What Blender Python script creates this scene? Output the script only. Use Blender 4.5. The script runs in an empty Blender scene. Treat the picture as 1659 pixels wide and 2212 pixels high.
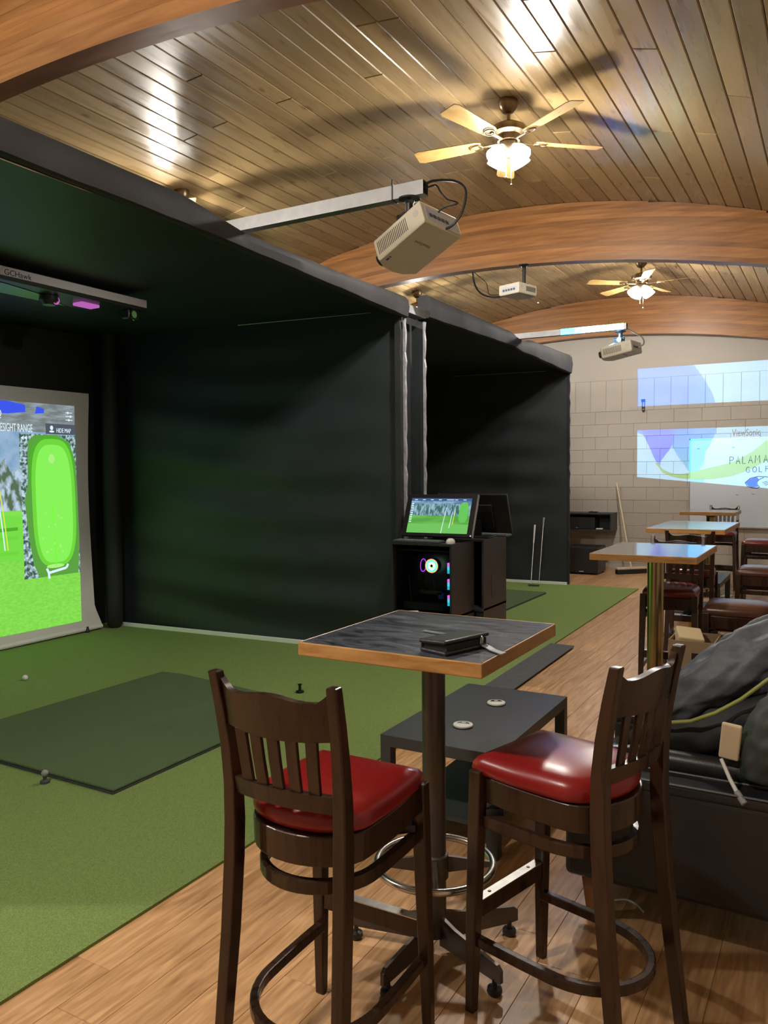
import bpy, bmesh, math, random
from mathutils import Vector, Matrix, Euler
random.seed(7)
PI = math.pi
S = bpy.context.scene
COL = S.collection
# ------------------------------------------------------------------ camera
cd = bpy.data.cameras.new('camera'); cam = bpy.data.objects.new('camera', cd); COL.objects.link(cam)
cd.sensor_fit = 'VERTICAL'; cd.sensor_height = 36.0; cd.lens = 36.0*1720/2212
cd.clip_start = 0.05; cd.clip_end = 100
RX, RY, RZ = (0.8678, 0.0170, -0.4966), (0.4968, -0.0472, 0.8666), (-0.0087, -0.9987, -0.0494)
def _axis(d): return Vector((Vector(RX).dot(d), Vector(RY).dot(d), Vector(RZ).dot(d))).normalized()
cx, cy_, cz_ = _axis(Vector((1, 0, 0))), _axis(Vector((0, -1, 0))), _axis(Vector((0, 0, -1)))
cx = cy_.cross(cz_).normalized(); cy_ = cz_.cross(cx).normalized()
cam.matrix_world = Matrix(((cx[0], cy_[0], cz_[0], 0), (cx[1], cy_[1], cz_[1], 0), (cx[2], cy_[2], cz_[2], 1.58), (0, 0, 0, 1)))
S.camera = cam
# ------------------------------------------------------------------ world and exposure
w = bpy.data.worlds.new('World'); S.world = w; w.use_nodes = True
w.node_tree.nodes['Background'].inputs[0].default_value = (0.02, 0.022, 0.025, 1)
w.node_tree.nodes['Background'].inputs[1].default_value = 1.0
S.view_settings.view_transform = 'Standard'; S.view_settings.look = 'None'
S.view_settings.gamma = 1.0; S.view_settings.use_curve_mapping = False
S.view_settings.exposure = 0.0
FAN_W = 215.0           # watts of the bulbs of one fan
PROJ_W = 2900.0         # the projector that throws its picture on the far wall
# ------------------------------------------------------------------ material helpers
def newmat(name):
    m = bpy.data.materials.new(name); m.use_nodes = True
    nt = m.node_tree; b = nt.nodes['Principled BSDF']
    return m, nt, b
def N(nt, t, **kw):
    n = nt.nodes.new(t)
    for k, v in kw.items(): setattr(n, k, v)
    return n
def rgba(c): return (c[0], c[1], c[2], 1)
def plain(name, c, rough=0.5, metal=0.0, spec=0.5, coat=0.0, emis=None, es=0.0, var=0.0, vscale=8.0, bump=0.0, bscale=60.0, sheen=0.0, rvar=0.0):
    m, nt, b = newmat(name)
    b.inputs['Base Color'].default_value = rgba(c); b.inputs['Roughness'].default_value = rough
    b.inputs['Metallic'].default_value = metal; b.inputs['Specular IOR Level'].default_value = spec
    b.inputs['Coat Weight'].default_value = coat; b.inputs['Sheen Weight'].default_value = sheen
    if emis: b.inputs['Emission Color'].default_value = rgba(emis); b.inputs['Emission Strength'].default_value = es
    tc = N(nt, 'ShaderNodeTexCoord')
    if var or rvar:
        no = N(nt, 'ShaderNodeTexNoise'); no.inputs['Scale'].default_value = vscale; no.inputs['Detail'].default_value = 5
        nt.links.new(tc.outputs['Object'], no.inputs['Vector'])
        if var:
            r = N(nt, 'ShaderNodeValToRGB'); r.color_ramp.elements[0].position = 0.3; r.color_ramp.elements[1].position = 0.7
            r.color_ramp.elements[0].color = rgba([x*(1-var) for x in c]); r.color_ramp.elements[1].color = rgba([min(1, x*(1+var)) for x in c])
            nt.links.new(no.outputs['Fac'], r.inputs['Fac']); nt.links.new(r.outputs['Color'], b.inputs['Base Color'])
        if rvar:
            mr = N(nt, 'ShaderNodeMapRange'); mr.inputs['From Min'].default_value = .3; mr.inputs['From Max'].default_value = .7
            mr.inputs['To Min'].default_value = rough-rvar; mr.inputs['To Max'].default_value = rough+rvar
            nt.links.new(no.outputs['Fac'], mr.inputs['Value']); nt.links.new(mr.outputs['Result'], b.inputs['Roughness'])
    if bump:
        n2 = N(nt, 'ShaderNodeTexNoise'); n2.inputs['Scale'].default_value = bscale; n2.inputs['Detail'].default_value = 3
        nt.links.new(tc.outputs['Object'], n2.inputs['Vector'])
        bp = N(nt, 'ShaderNodeBump'); bp.inputs['Strength'].default_value = bump; bp.inputs['Distance'].default_value = 0.01
        nt.links.new(n2.outputs['Fac'], bp.inputs['Height']); nt.links.new(bp.outputs['Normal'], b.inputs['Normal'])
    return m
def wood(name, dark, light, stretch=(12, 1.2, 12), scale=2.0, rough=0.35, coat=0.0, tint=0.25, knots=False, spec=0.5, rvar=0.08, uv=False):
    m, nt, b = newmat(name)
    tc = N(nt, 'ShaderNodeTexCoord'); oi = N(nt, 'ShaderNodeObjectInfo')
    mul = N(nt, 'ShaderNodeMath', operation='MULTIPLY'); mul.inputs[1].default_value = 53.0
    nt.links.new(oi.outputs['Random'], mul.inputs[0])
    add = N(nt, 'ShaderNodeVectorMath', operation='ADD')
    nt.links.new(tc.outputs['UV' if uv else 'Object'], add.inputs[0])
    cmb = N(nt, 'ShaderNodeCombineXYZ')
    for i in range(3): nt.links.new(mul.outputs[0], cmb.inputs[i])
    nt.links.new(cmb.outputs[0], add.inputs[1])
    mp = N(nt, 'ShaderNodeMapping'); mp.inputs['Scale'].default_value = stretch
    nt.links.new(add.outputs[0], mp.inputs['Vector'])
    no = N(nt, 'ShaderNodeTexNoise'); no.inputs['Scale'].default_value = scale; no.inputs['Detail'].default_value = 6; no.inputs['Distortion'].default_value = 0.6
    nt.links.new(mp.outputs[0], no.inputs['Vector'])
    r = N(nt, 'ShaderNodeValToRGB'); r.color_ramp.elements[0].position = 0.30; r.color_ramp.elements[1].position = 0.70
    r.color_ramp.elements[0].color = rgba(dark); r.color_ramp.elements[1].color = rgba(light)
    nt.links.new(no.outputs['Fac'], r.inputs['Fac'])
    out = r.outputs['Color']
    if knots:
        mp2 = N(nt, 'ShaderNodeMapping'); mp2.inputs['Scale'].default_value = (5.0, 2.2, 5.0)
        nt.links.new(add.outputs[0], mp2.inputs['Vector'])
        vo = N(nt, 'ShaderNodeTexVoronoi'); vo.inputs['Scale'].default_value = 1.0
        nt.links.new(mp2.outputs[0], vo.inputs['Vector'])
        kr = N(nt, 'ShaderNodeValToRGB'); kr.color_ramp.elements[0].position = 0.05; kr.color_ramp.elements[1].position = 0.12
        kr.color_ramp.elements[0].color = (0.55, 0.46, 0.40, 1); kr.color_ramp.elements[1].color = (1, 1, 1, 1)
        nt.links.new(vo.outputs['Distance'], kr.inputs['Fac'])
        mk = N(nt, 'ShaderNodeMix', data_type='RGBA', blend_type='MULTIPLY'); mk.inputs[0].default_value = 1.0
        nt.links.new(out, mk.inputs[6]); nt.links.new(kr.outputs['Color'], mk.inputs[7]); out = mk.outputs[2]
    if tint:
        mr = N(nt, 'ShaderNodeMapRange'); mr.inputs['To Min'].default_value = 1-tint; mr.inputs['To Max'].default_value = 1+tint
        nt.links.new(oi.outputs['Random'], mr.inputs['Value'])
        hs = N(nt, 'ShaderNodeHueSaturation'); nt.links.new(mr.outputs['Result'], hs.inputs['Value']); nt.links.new(out, hs.inputs['Color']); out = hs.outputs['Color']
    nt.links.new(out, b.inputs['Base Color'])
    mr2 = N(nt, 'ShaderNodeMapRange'); mr2.inputs['From Min'].default_value = .3; mr2.inputs['From Max'].default_value = .7
    mr2.inputs['To Min'].default_value = rough-rvar; mr2.inputs['To Max'].default_value = rough+rvar
    nt.links.new(no.outputs['Fac'], mr2.inputs['Value']); nt.links.new(mr2.outputs['Result'], b.inputs['Roughness'])
    b.inputs['Coat Weight'].default_value = coat; b.inputs['Coat Roughness'].default_value = 0.25; b.inputs['Specular IOR Level'].default_value = spec
    return m
def glow(name, c, s=1.0, c2=None, scale=10.0, stretch=(1, 1, 1), lo=.4, hi=.6, detail=4):
    m = bpy.data.materials.new(name); m.use_nodes = True; nt = m.node_tree; nt.nodes.clear()
    o = N(nt, 'ShaderNodeOutputMaterial'); e = N(nt, 'ShaderNodeEmission'); e.inputs[0].default_value = rgba(c); e.inputs[1].default_value = s
    nt.links.new(e.outputs[0], o.inputs[0])
    if c2:
        tc = N(nt, 'ShaderNodeTexCoord'); mp = N(nt, 'ShaderNodeMapping'); mp.inputs['Scale'].default_value = stretch
        no = N(nt, 'ShaderNodeTexNoise'); no.inputs['Scale'].default_value = scale; no.inputs['Detail'].default_value = detail
        r = N(nt, 'ShaderNodeValToRGB'); r.color_ramp.elements[0].position = lo; r.color_ramp.elements[1].position = hi
        r.color_ramp.elements[0].color = rgba(c); r.color_ramp.elements[1].color = rgba(c2)
        nt.links.new(tc.outputs['Object'], mp.inputs[0]); nt.links.new(mp.outputs[0], no.inputs[0]); nt.links.new(no.outputs[0], r.inputs[0]); nt.links.new(r.outputs[0], e.inputs[0])
    return m
# ------------------------------------------------------------------ mesh helpers
class MB:
    def __init__(s): s.v = []; s.f = []
    def add(s, vs, fs):
        o = len(s.v); s.v += [tuple(p) for p in vs]; s.f += [tuple(i+o for i in f) for f in fs]; return s
    def box(s, c, d, rot=None):
        x, y, z = d[0]/2, d[1]/2, d[2]/2
        vs = [Vector((sx*x, sy*y, sz*z)) for sz in (-1, 1) for sy in (-1, 1) for sx in (-1, 1)]
        if rot is not None:
            M = Euler(rot).to_matrix(); vs = [M @ p for p in vs]
        vs = [p+Vector(c) for p in vs]
        return s.add(vs, [(0, 2, 3, 1), (4, 5, 7, 6), (0, 1, 5, 4), (2, 6, 7, 3), (0, 4, 6, 2), (1, 3, 7, 5)])
    def bb(s, x0, x1, y0, y1, z0, z1): return s.box(((x0+x1)/2, (y0+y1)/2, (z0+z1)/2), (abs(x1-x0), abs(y1-y0), abs(z1-z0)))
    def loft(s, rings, closed=True, caps=True):
        n = len(rings[0]); vs = [p for r in rings for p in r]; fs = []
        for i in range(len(rings)-1):
            for j in range(n if closed else n-1):
                k = (j+1) % n; fs.append((i*n+j, i*n+k, (i+1)*n+k, (i+1)*n+j))
        if caps and closed:
            fs.append(tuple(range(n-1, -1, -1))); fs.append(tuple((len(rings)-1)*n+j for j in range(n)))
        return s.add(vs, fs)
    def tube(s, pts, r, n=8, caps=True):
        pts = [Vector(p) for p in pts]; rr = r if isinstance(r, (list, tuple)) else [r]*len(pts); rings = []
        up = None
        for i, p in enumerate(pts):
            t = (pts[min(i+1, len(pts)-1)]-pts[max(i-1, 0)]).normalized()
            if up is None:
                up = Vector((0, 0, 1)) if abs(t.z) < .9 else Vector((1, 0, 0))
            a = t.cross(up).normalized(); up = a.cross(t).normalized()
            rings.append([p+a*math.cos(2*PI*k/n)*rr[i]+up*math.sin(2*PI*k/n)*rr[i] for k in range(n)])
        return s.loft(rings, True, caps)
    def cyl(s, p0, p1, r0, r1=None, n=16): return s.tube([p0, p1], [r0, r0 if r1 is None else r1], n)
    def lathe(s, prof, c=(0, 0, 0), n=24, axis='z', caps=True):
        rings = []
        for r, h in prof:
            ring = []
            for k in range(n):
                a = 2*PI*k/n
                q = (r*math.cos(a), r*math.sin(a), h) if axis == 'z' else ((h, r*math.cos(a), r*math.sin(a)) if axis == 'x' else (r*math.sin(a), h, r*math.cos(a)))
                ring.append((q[0]+c[0], q[1]+c[1], q[2]+c[2]))
            rings.append(ring)
        return s.loft(rings, True, caps)
    def rect_sweep(s, pts, secs):
        # vertical-ish member: at each point a horizontal rectangle (w, d)
        rings = []
        for p, (a, b) in zip(pts, secs):
            rings.append([(p[0]-a/2, p[1]-b/2, p[2]), (p[0]+a/2, p[1]-b/2, p[2]), (p[0]+a/2, p[1]+b/2, p[2]), (p[0]-a/2, p[1]+b/2, p[2])])
        return s.loft(rings)
    def ribbon(s, pts, th, ht):
        # horizontal bent strip: thickness th in plan, height ht
        pts = [Vector(p) for p in pts]; rings = []
        for i, p in enumerate(pts):
            t = (pts[min(i+1, len(pts)-1)]-pts[max(i-1, 0)]); t.z = 0; t.normalize(); nrm = Vector((-t.y, t.x, 0))
            rings.append([p-nrm*th/2-Vector((0, 0, ht/2)), p+nrm*th/2-Vector((0, 0, ht/2)), p+nrm*th/2+Vector((0, 0, ht/2)), p-nrm*th/2+Vector((0, 0, ht/2))])
        return s.loft(rings)
    def prism(s, poly, z0, z1, axis='z'):
        def P(a, b, h): return (a, b, h) if axis == 'z' else ((h, a, b) if axis == 'x' else (a, h, b))
        return s.loft([[P(a, b, z0) for a, b in poly], [P(a, b, z1) for a, b in poly]])
    def grid(s, fn, nu, nv):
        vs = [fn(i/nu, j/nv) for j in range(nv+1) for i in range(nu+1)]
        fs = [(j*(nu+1)+i, j*(nu+1)+i+1, (j+1)*(nu+1)+i+1, (j+1)*(nu+1)+i) for j in range(nv) for i in range(nu)]
        return s.add(vs, fs)
    def sphere(s, c, r, n=16, m=10, sq=(1, 1, 1)):
        prof = [(max(1e-4, math.sin(PI*i/m)), -math.cos(PI*i/m)) for i in range(m+1)]
        rings = [[(c[0]+r*sq[0]*q*math.cos(2*PI*k/n), c[1]+r*sq[1]*q*math.sin(2*PI*k/n), c[2]+r*sq[2]*h) for k in range(n)] for q, h in prof]
        return s.loft(rings)
    def mesh(s, name, mat, smooth=False, fix=True):
        me = bpy.data.meshes.new(name); me.from_pydata(s.v, [], s.f); me.materials.append(mat)
        if fix:
            bm = bmesh.new(); bm.from_mesh(me); bmesh.ops.recalc_face_normals(bm, faces=bm.faces); bm.to_mesh(me); bm.free()
        if smooth:
            for p in me.polygons: p.use_smooth = True
        return me
    def build(s, name, mat, parent=None, smooth=False, bevel=0.0, seg=2, loc=None, rot=None, fix=True, angle=None):
        o = bpy.data.objects.new(name, s.mesh(name, mat, smooth, fix)); COL.objects.link(o)
        if parent: o.parent = parent
        if loc: o.location = loc
        if rot: o.rotation_euler = rot
        if bevel:
            md = o.modifiers.new('bevel', 'BEVEL'); md.width = bevel; md.segments = seg; md.limit_method = 'ANGLE'; md.angle_limit = math.radians(40)
        if smooth and angle is None:
            try: o.data.set_sharp_from_angle(angle=math.radians(42))
            except Exception: pass
        return o
def tag(o, label=None, cat=None, group=None, kind=None):
    if label: o['label'] = label
    if cat: o['category'] = cat
    if group: o['group'] = group
    if kind: o['kind'] = kind
    return o
def thing(name, label, cat, loc=(0, 0, 0), rz=0.0, group=None):
    o = bpy.data.objects.new(name, None); COL.objects.link(o); o.location = loc; o.rotation_euler = (0, 0, rz); o.empty_display_size = .1
    return tag(o, label, cat, group)
def copy_tree(o, parent=None):
    c = o.copy(); COL.objects.link(c); c.parent = parent
    for ch in o.children: copy_tree(ch, c)
    return c
def link_mesh(name, me, parent=None, loc=(0, 0, 0), rot=(0, 0, 0)):
    o = bpy.data.objects.new(name, me); COL.objects.link(o); o.location = loc; o.rotation_euler = rot
    if parent: o.parent = parent
    return o
def text_obj(name, body, size, mat, parent=None, loc=(0, 0, 0), rot=(0, 0, 0), ext=0.001, sx=1.0, align='LEFT'):
    cu = bpy.data.curves.new(name+'_c', 'FONT'); cu.body = body; cu.size = size; cu.extrude = ext; cu.align_x = align; cu.resolution_u = 3
    t = bpy.data.objects.new(name+'_t', cu); COL.objects.link(t)
    bpy.context.view_layer.update()
    me = bpy.data.meshes.new_from_object(t.evaluated_get(bpy.context.evaluated_depsgraph_get()))
    bpy.data.objects.remove(t); bpy.data.curves.remove(cu)
    me.materials.clear(); me.materials.append(mat)
    o = bpy.data.objects.new(name, me); COL.objects.link(o); o.location = loc; o.rotation_euler = rot; o.scale = (sx, 1, 1)
    if parent: o.parent = parent
    return o
def arc_pts(c, r, a0, a1, n, z=0, ry=None):
    ry = r if ry is None else ry
    return [(c[0]+r*math.cos(math.radians(a0+(a1-a0)*i/n)), c[1]+ry*math.sin(math.radians(a0+(a1-a0)*i/n)), z) for i in range(n+1)]
# ------------------------------------------------------------------ materials
M = {}
M['ceil'] = wood('ceiling_plank_wood', (0.245, 0.162, 0.071), (0.308, 0.211, 0.094), (10, 0.8, 10), 1.4, rough=0.30, tint=0.20, knots=True, rvar=.09)
M['ceil_back'] = plain('ceiling_void', (0.05, 0.025, 0.012), 0.8)
M['beam'] = wood('beam_wood', (0.250, 0.098, 0.028), (0.40, 0.180, 0.055), (1.0, 10, 14), 1.6, rough=0.42, tint=0.20)
M['floor'] = wood('laminate_wood', (0.36, 0.190, 0.082), (0.64, 0.375, 0.185), (16, 1.6, 10), 3.0, rough=0.34, tint=0.16, rvar=.06)
M['block'] = plain('painted_block', (0.42, 0.385, 0.335), 0.6, var=.05, vscale=3, bump=.12, bscale=90)
M['plaster'] = plain('plaster', (0.43, 0.395, 0.345), 0.65, var=.03, vscale=2)
M['mortar'] = plain('painted_joint', (0.34, 0.31, 0.265), 0.8)
M['fabric'] = plain('black_bay_fabric', (0.022, 0.027, 0.030), 0.50, spec=.45, var=.15, vscale=1.5, bump=.10, bscale=25)
M['fascia'] = plain('charcoal_padding', (0.030, 0.029, 0.031), 0.75, spec=.3, var=.2, vscale=3, bump=.15, bscale=40)
M['alu'] = plain('aluminium', (0.36, 0.36, 0.36), 0.45, metal=1, var=.08, vscale=20)
M['silver'] = plain('silver_trim_cloth', (0.30, 0.30, 0.32), 0.4, var=.3, vscale=18, bump=.4, bscale=14)
M['turf'] = plain('turf_green', (0.205, 0.285, 0.090), 0.9, spec=.1, var=.28, vscale=220, bump=.5, bscale=420)
M['turf_mat'] = plain('dark_turf', (0.115, 0.165, 0.080), 0.9, spec=.1, var=.35, vscale=240, bump=.7, bscale=380)
M['rubber'] = plain('black_rubber', (0.055, 0.058, 0.062), 0.7, var=.2, vscale=30, bump=.2, bscale=120)
M['stool'] = wood('dark_stained_wood', (0.022, 0.0090, 0.0047), (0.040, 0.0170, 0.0085), (14, 14, 1.5), 2.5, rough=0.30, tint=0.12, rvar=.06)
M['red'] = plain('red_vinyl', (0.235, 0.010, 0.010), 0.30, var=.12, vscale=5, bump=.03, bscale=260)
M['maroon'] = plain('worn_maroon_vinyl', (0.17, 0.022, 0.018), 0.30, var=.2, vscale=5)
M['brownv'] = plain('brown_vinyl', (0.10, 0.035, 0.02), 0.30, var=.2, vscale=5)
M['steel'] = plain('brushed_steel', (0.62, 0.61, 0.58), 0.32, metal=1, var=.12, vscale=30)
M['pewter'] = plain('dark_pewter_steel', (0.115, 0.10, 0.09), 0.42, metal=.75, var=.25, vscale=6)
M['brass'] = plain('aged_brass', (0.42, 0.33, 0.17), 0.26, metal=1, var=.2, vscale=5)
M['black'] = plain('black_plastic', (0.012, 0.012, 0.013), 0.35)
M['blackm'] = plain('matt_black', (0.010, 0.010, 0.011), 0.7)
M['lack'] = plain('charcoal_laminate', (0.038, 0.043, 0.047), 0.42, var=.1, vscale=4)
M['edge'] = wood('oak_edging', (0.36, 0.17, 0.045), (0.55, 0.30, 0.10), (3, 3, 14), 3, rough=.4, tint=.1)
M['white'] = plain('white_plastic', (0.70, 0.69, 0.66), 0.4)
M['cream'] = plain('cream_casing', (0.66, 0.60, 0.47), 0.5)
M['casegrey'] = plain('grey_casing', (0.55, 0.53, 0.48), 0.5)
M['ink'] = plain('dark_grey_print', (0.09, 0.085, 0.08), 0.6)
M['bronze'] = plain('antique_bronze', (0.26, 0.19, 0.11), 0.35, metal=.9)
M['blade'] = wood('fan_blade_oak', (0.42, 0.25, 0.075), (0.58, 0.38, 0.14), (3, 12, 12), 2, rough=.35, tint=.05)
def marble():
    m, nt, b = newmat('black_slate_laminate')
    tc = N(nt, 'ShaderNodeTexCoord'); mp = N(nt, 'ShaderNodeMapping'); mp.inputs['Scale'].default_value = (3.2, 9, 3); mp.inputs['Rotation'].default_value = (0, 0, .5)
    no = N(nt, 'ShaderNodeTexNoise'); no.inputs['Scale'].default_value = 1.6; no.inputs['Detail'].default_value = 9; no.inputs['Roughness'].default_value = .7; no.inputs['Distortion'].default_value = 1.2
    r = N(nt, 'ShaderNodeValToRGB'); e = r.color_ramp.elements
    e[0].position = .40; e[0].color = (.012, .015, .021, 1); e[1].position = .66; e[1].color = (.12, .135, .165, 1)
    nt.links.new(tc.outputs['Object'], mp.inputs[0]); nt.links.new(mp.outputs[0], no.inputs[0]); nt.links.new(no.outputs[0], r.inputs[0]); nt.links.new(r.outputs[0], b.inputs['Base Color'])
    b.inputs['Roughness'].default_value = .27
    return m
M['slate'] = marble()
M['broomwood'] = wood('pale_broom_wood', (0.60, 0.48, 0.32), (0.74, 0.61, 0.43), (2, 12, 12), 2, rough=.55, tint=.05)
M['pale'] = M['broomwood']
M['steel2'] = plain('chrome_ring', (0.55, 0.53, 0.50), 0.25, metal=1, var=.15, vscale=8)
M['edge_dark'] = wood('brown_leg_wood', (0.14, 0.06, 0.022), (0.26, 0.12, 0.045), (12, 12, 2), 2, rough=.4, tint=.1)
# ================================================================== the room
XL, XR, YB, YF = -8.2, 1.25, -3.6, 13.0        # left, right, behind the camera, far wall
CT = (-3.338, -4.608, 8.899); CB = (-3.6126, -10.2513, 13.9721)
def ceil_z(x): return CT[1]+math.sqrt(CT[2]**2-(x-CT[0])**2)
def beam_z(x, k=0.0): return CB[1]+math.sqrt((CB[2]+k)**2-(x-CB[0])**2)
# floor: slab under the turf and laminate boards where the photo shows them
fl = MB().bb(XL, XR, YB, YF+.15, -.12, -.008).build('floor', M['floor']); tag(fl, 'brown wood laminate floor', 'floor', kind='structure')
BW = .168; meshes = {}
def board_mesh(L, w, th, key, mat, bev):
    k = (round(L, 2), key)
    if k not in meshes:
        x, y = w/2, L/2
        vs = [(-x, -y, -th), (x, -y, -th), (x, y, -th), (-x, y, -th), (-x, -y, -bev), (x, -y, -bev), (x, y, -bev), (-x, y, -bev), (-x+bev, -y+bev, 0), (x-bev, -y+bev, 0), (x-bev, y-bev, 0), (-x+bev, y-bev, 0)]
        fs = [(0, 3, 2, 1), (0, 1, 5, 4), (1, 2, 6, 5), (2, 3, 7, 6), (3, 0, 4, 7), (4, 5, 9, 8), (5, 6, 10, 9), (6, 7, 11, 10), (7, 4, 8, 11), (8, 9, 10, 11)]
        me = bpy.data.meshes.new(key); me.from_pydata(vs, [], fs); me.materials.append(mat); meshes[k] = me
    return meshes[k]
def boards(x0, rows, y0, y1):
    for r in range(rows):
        x = x0+BW*(r+.5); y = y0; first = True
        while y < y1-.05:
            L = (0.45, 0.9, 1.35, 0.6, 1.1)[(r*2) % 5] if first else 1.35
            first = False
            L = min(L, y1-y)
            link_mesh('floor_board', board_mesh(L-.0012, BW-.0012, .008, 'floor_board', M['floor'], .0010), fl, (x, y+L/2, 0)); y += L
boards(-2.50, 17, .6, 13.0)
boards(-2.50-BW*10, 10, 10.6, 13.0)
MB().bb(XL, -2.50-BW*10, YB, YF, -.008, 0).build('floor_section', M['floor'], fl)
MB().bb(-2.50-BW*10, XR, YB, .6, -.008, 0).build('floor_section', M['floor'], fl)
MB().bb(-2.50+BW*17, XR, .6, YF, -.008, 0).build('floor_section', M['floor'], fl)
# ceiling: void sheet above and separate tongue-and-groove planks
cm = MB(); n = 48
cm.loft([[(XL+(XR-XL)*i/n, y, ceil_z(XL+(XR-XL)*i/n)+h) for i in range(n+1)] for y, h in ((YB, .03), (YF+.2, .03))], closed=False, caps=False)
ce = cm.build('ceiling', M['ceil_back'], fix=False); tag(ce, 'arched ceiling of lacquered knotty pine planks', 'ceiling', kind='structure')
PW = .152
k0 = int(-math.asin((CT[0]-XL)/CT[2])*CT[2]/PW)-1; k1 = int(math.asin((XR-CT[0])/CT[2])*CT[2]/PW)+1
cuts = [2.88, 7.96, 13.1]
for k in range(k0, k1+1):
    th = (k+.5)*PW/CT[2]; x = CT[0]+CT[2]*math.sin(th); z = CT[1]+CT[2]*math.cos(th)
    if x < XL+.05 or x > XR-.05: continue
    ys = [YB]
    if -6.8 < x < .3:
        y = 2.9+random.choice((.6, 1.3, 1.9, 2.5, 3.2, 3.8))
        ys.append(2.88)
        while y < 12.6: ys.append(y); y += random.choice((3.0, 3.7, 4.3, 4.9))
    ys.append(13.1)
    for a, b_ in zip(ys, ys[1:]):
        L = round(b_-a, 2)
        # the finished face looks down
        link_mesh('ceiling_plank', board_mesh(L-.003, PW-.0035, .026, 'ceiling_plank', M['ceil'], .006), ce, (x, (a+b_)/2, z), (PI, th, 0))
# side walls and the wall behind the camera
def wall(name, x0, x1, y0, y1, z1, label, mat='plaster'):
    return tag(MB().bb(x0, x1, y0, y1, -.1, z1).build(name, M[mat]), label, 'wall', kind='structure')
wall('wall_left', XL-.15, XL, YB, YF+.2, 2.95, 'left side wall behind the golf bays')
wall('wall_right', XR, XR+.15, YB, YF+.2, 3.05, 'right side wall outside the picture')
wm = MB(); xs = [XL+(XR-XL)*i/40 for i in range(41)]
wm.prism([(x, ceil_z(x)+.02) for x in xs]+[(XR, -.1), (XL, -.1)], YB-.15, YB, 'y')
tag(wm.build('wall_front', M['plaster']), 'wall behind the photographer', 'wall', kind='structure')
wb = MB().prism([(x, ceil_z(x)+.02) for x in xs]+[(XR, -.1), (XL, -.1)], YF, YF+.15, 'y').build('wall_back', M['mortar'])
tag(wb, 'cream painted concrete block far wall', 'wall', kind='structure')
BH, BL = .2032, .4064; TK = .007
bmeshs = {}
def blk(w_, h_):
    k = (round(w_, 3), round(h_, 3))
    if k not in bmeshs:
        me = MB(); e = .0030
        x, z = w_/2-.0016, h_/2-.0016
        me.loft([[(-x, 0, -z), (x, 0, -z), (x, 0, z), (-x, 0, z)], [(-x, -TK+e, -z), (x, -TK+e, -z), (x, -TK+e, z), (-x, -TK+e, z)], [(-x+e, -TK, -z+e), (x-e, -TK, -z+e), (x-e, -TK, z-e), (-x+e, -TK, z-e)]])
        bmeshs[k] = me.mesh('block', M['block'])
    return bmeshs[k]
ZS = 12*BH+.09
for c in range(12):
    z = .09+BH*(c+.5); x = -5.30+(BL/2 if c % 2 else 0)
    while x < .5: link_mesh('block', blk(BL, BH), wb, (x+BL/2, YF, z)); x += BL
x = -5.30
while x < .5: link_mesh('block', blk(.25, .50), wb, (x+.125, YF, ZS+.25)); x += .25
MB().prism([(xx, ceil_z(xx)) for xx in xs if -5.3 < xx < .6]+[(.6, ZS+.5), (-5.3, ZS+.5)], YF-TK, YF, 'y').build('upper_plaster', M['plaster'], wb)
MB().bb(-5.30, .55, YF-TK, YF, 0, .09).build('base_course', M['block'], wb)
# curved glue-laminated beams
def beam(y0, y1, label):
    b = thing('roof_beam', label, 'beam', (0, y0, 0), group='curved roof beams')
    th = .044; bx = [XL+(XR-XL)*i/56 for i in range(57)]
    for k in range(15):
        ring = []
        for x in bx:
            a, c = beam_z(x, k*th), min(beam_z(x, (k+1)*th)-.0004, ceil_z(x)-.002)
            if c-a > .004: ring.append((x, a, c))
        if len(ring) < 2: continue
        mb = MB(); j = .0006*(k % 2)
        mb.loft([[(x, j, a), (x, y1-y0-j, a), (x, y1-y0-j, c), (x, j, c)] for x, a, c in ring])
        mb.build('lamination', M['beam'], b)
    return b
beam(2.83, 2.96, 'curved laminated beam nearest the camera, cut off at the top left corner')
beam(7.90, 8.03, 'curved laminated beam across the middle of the ceiling, behind the first ceiling fan')
beam(12.78, 12.91, 'curved laminated beam close above the far block wall')
# ================================================================== turf and mats
turf = MB().prism([(-6.75, 1.0), (-2.15, 1.0), (-2.15, 1.42), (-2.15, 2.5), (-2.235, 6.97), (-2.30, 10.80), (-6.75, 10.78)], .0005, .012).build('turf_carpet', M['turf'])
tag(turf, 'green artificial turf covering the floor of the golf bays', 'turf')
def hit_mat(poly, label):
    t = thing('hitting_mat', label, 'golf mat', (0, 0, .012), group='hitting mats')
    MB().prism(poly, 0, .010).build('rubber_base', M['rubber'], t)
    cx0 = sum(p[0] for p in poly)/len(poly); cy0 = sum(p[1] for p in poly)/len(poly)
    MB().prism([(cx0+(a-cx0)*.996, cy0+(b-cy0)*.996) for a, b in poly], .0105, .025).build('turf_top', M['turf_mat'], t, bevel=.006)
    return t
hit_mat([(-4.62, 2.66), (-3.07, 2.66), (-3.08, 4.34), (-4.40, 4.52), (-4.60, 4.50)], 'dark green hitting mat in the near golf bay beside the left stool')
hit_mat([(-4.75, 8.10), (-3.24, 8.10), (-3.24, 9.82), (-4.75, 9.82)], 'dark green hitting mat in the far golf bay behind the computer boxes')
tag(MB().prism([(-2.26, 6.97), (-2.035, 6.95), (-2.0, 4.9), (-2.225, 4.9)], .013, .021).build('rubber_runner', M['rubber'], bevel=.003), 'narrow black rubber runner along the turf edge behind the coffee table', 'mat')
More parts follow.
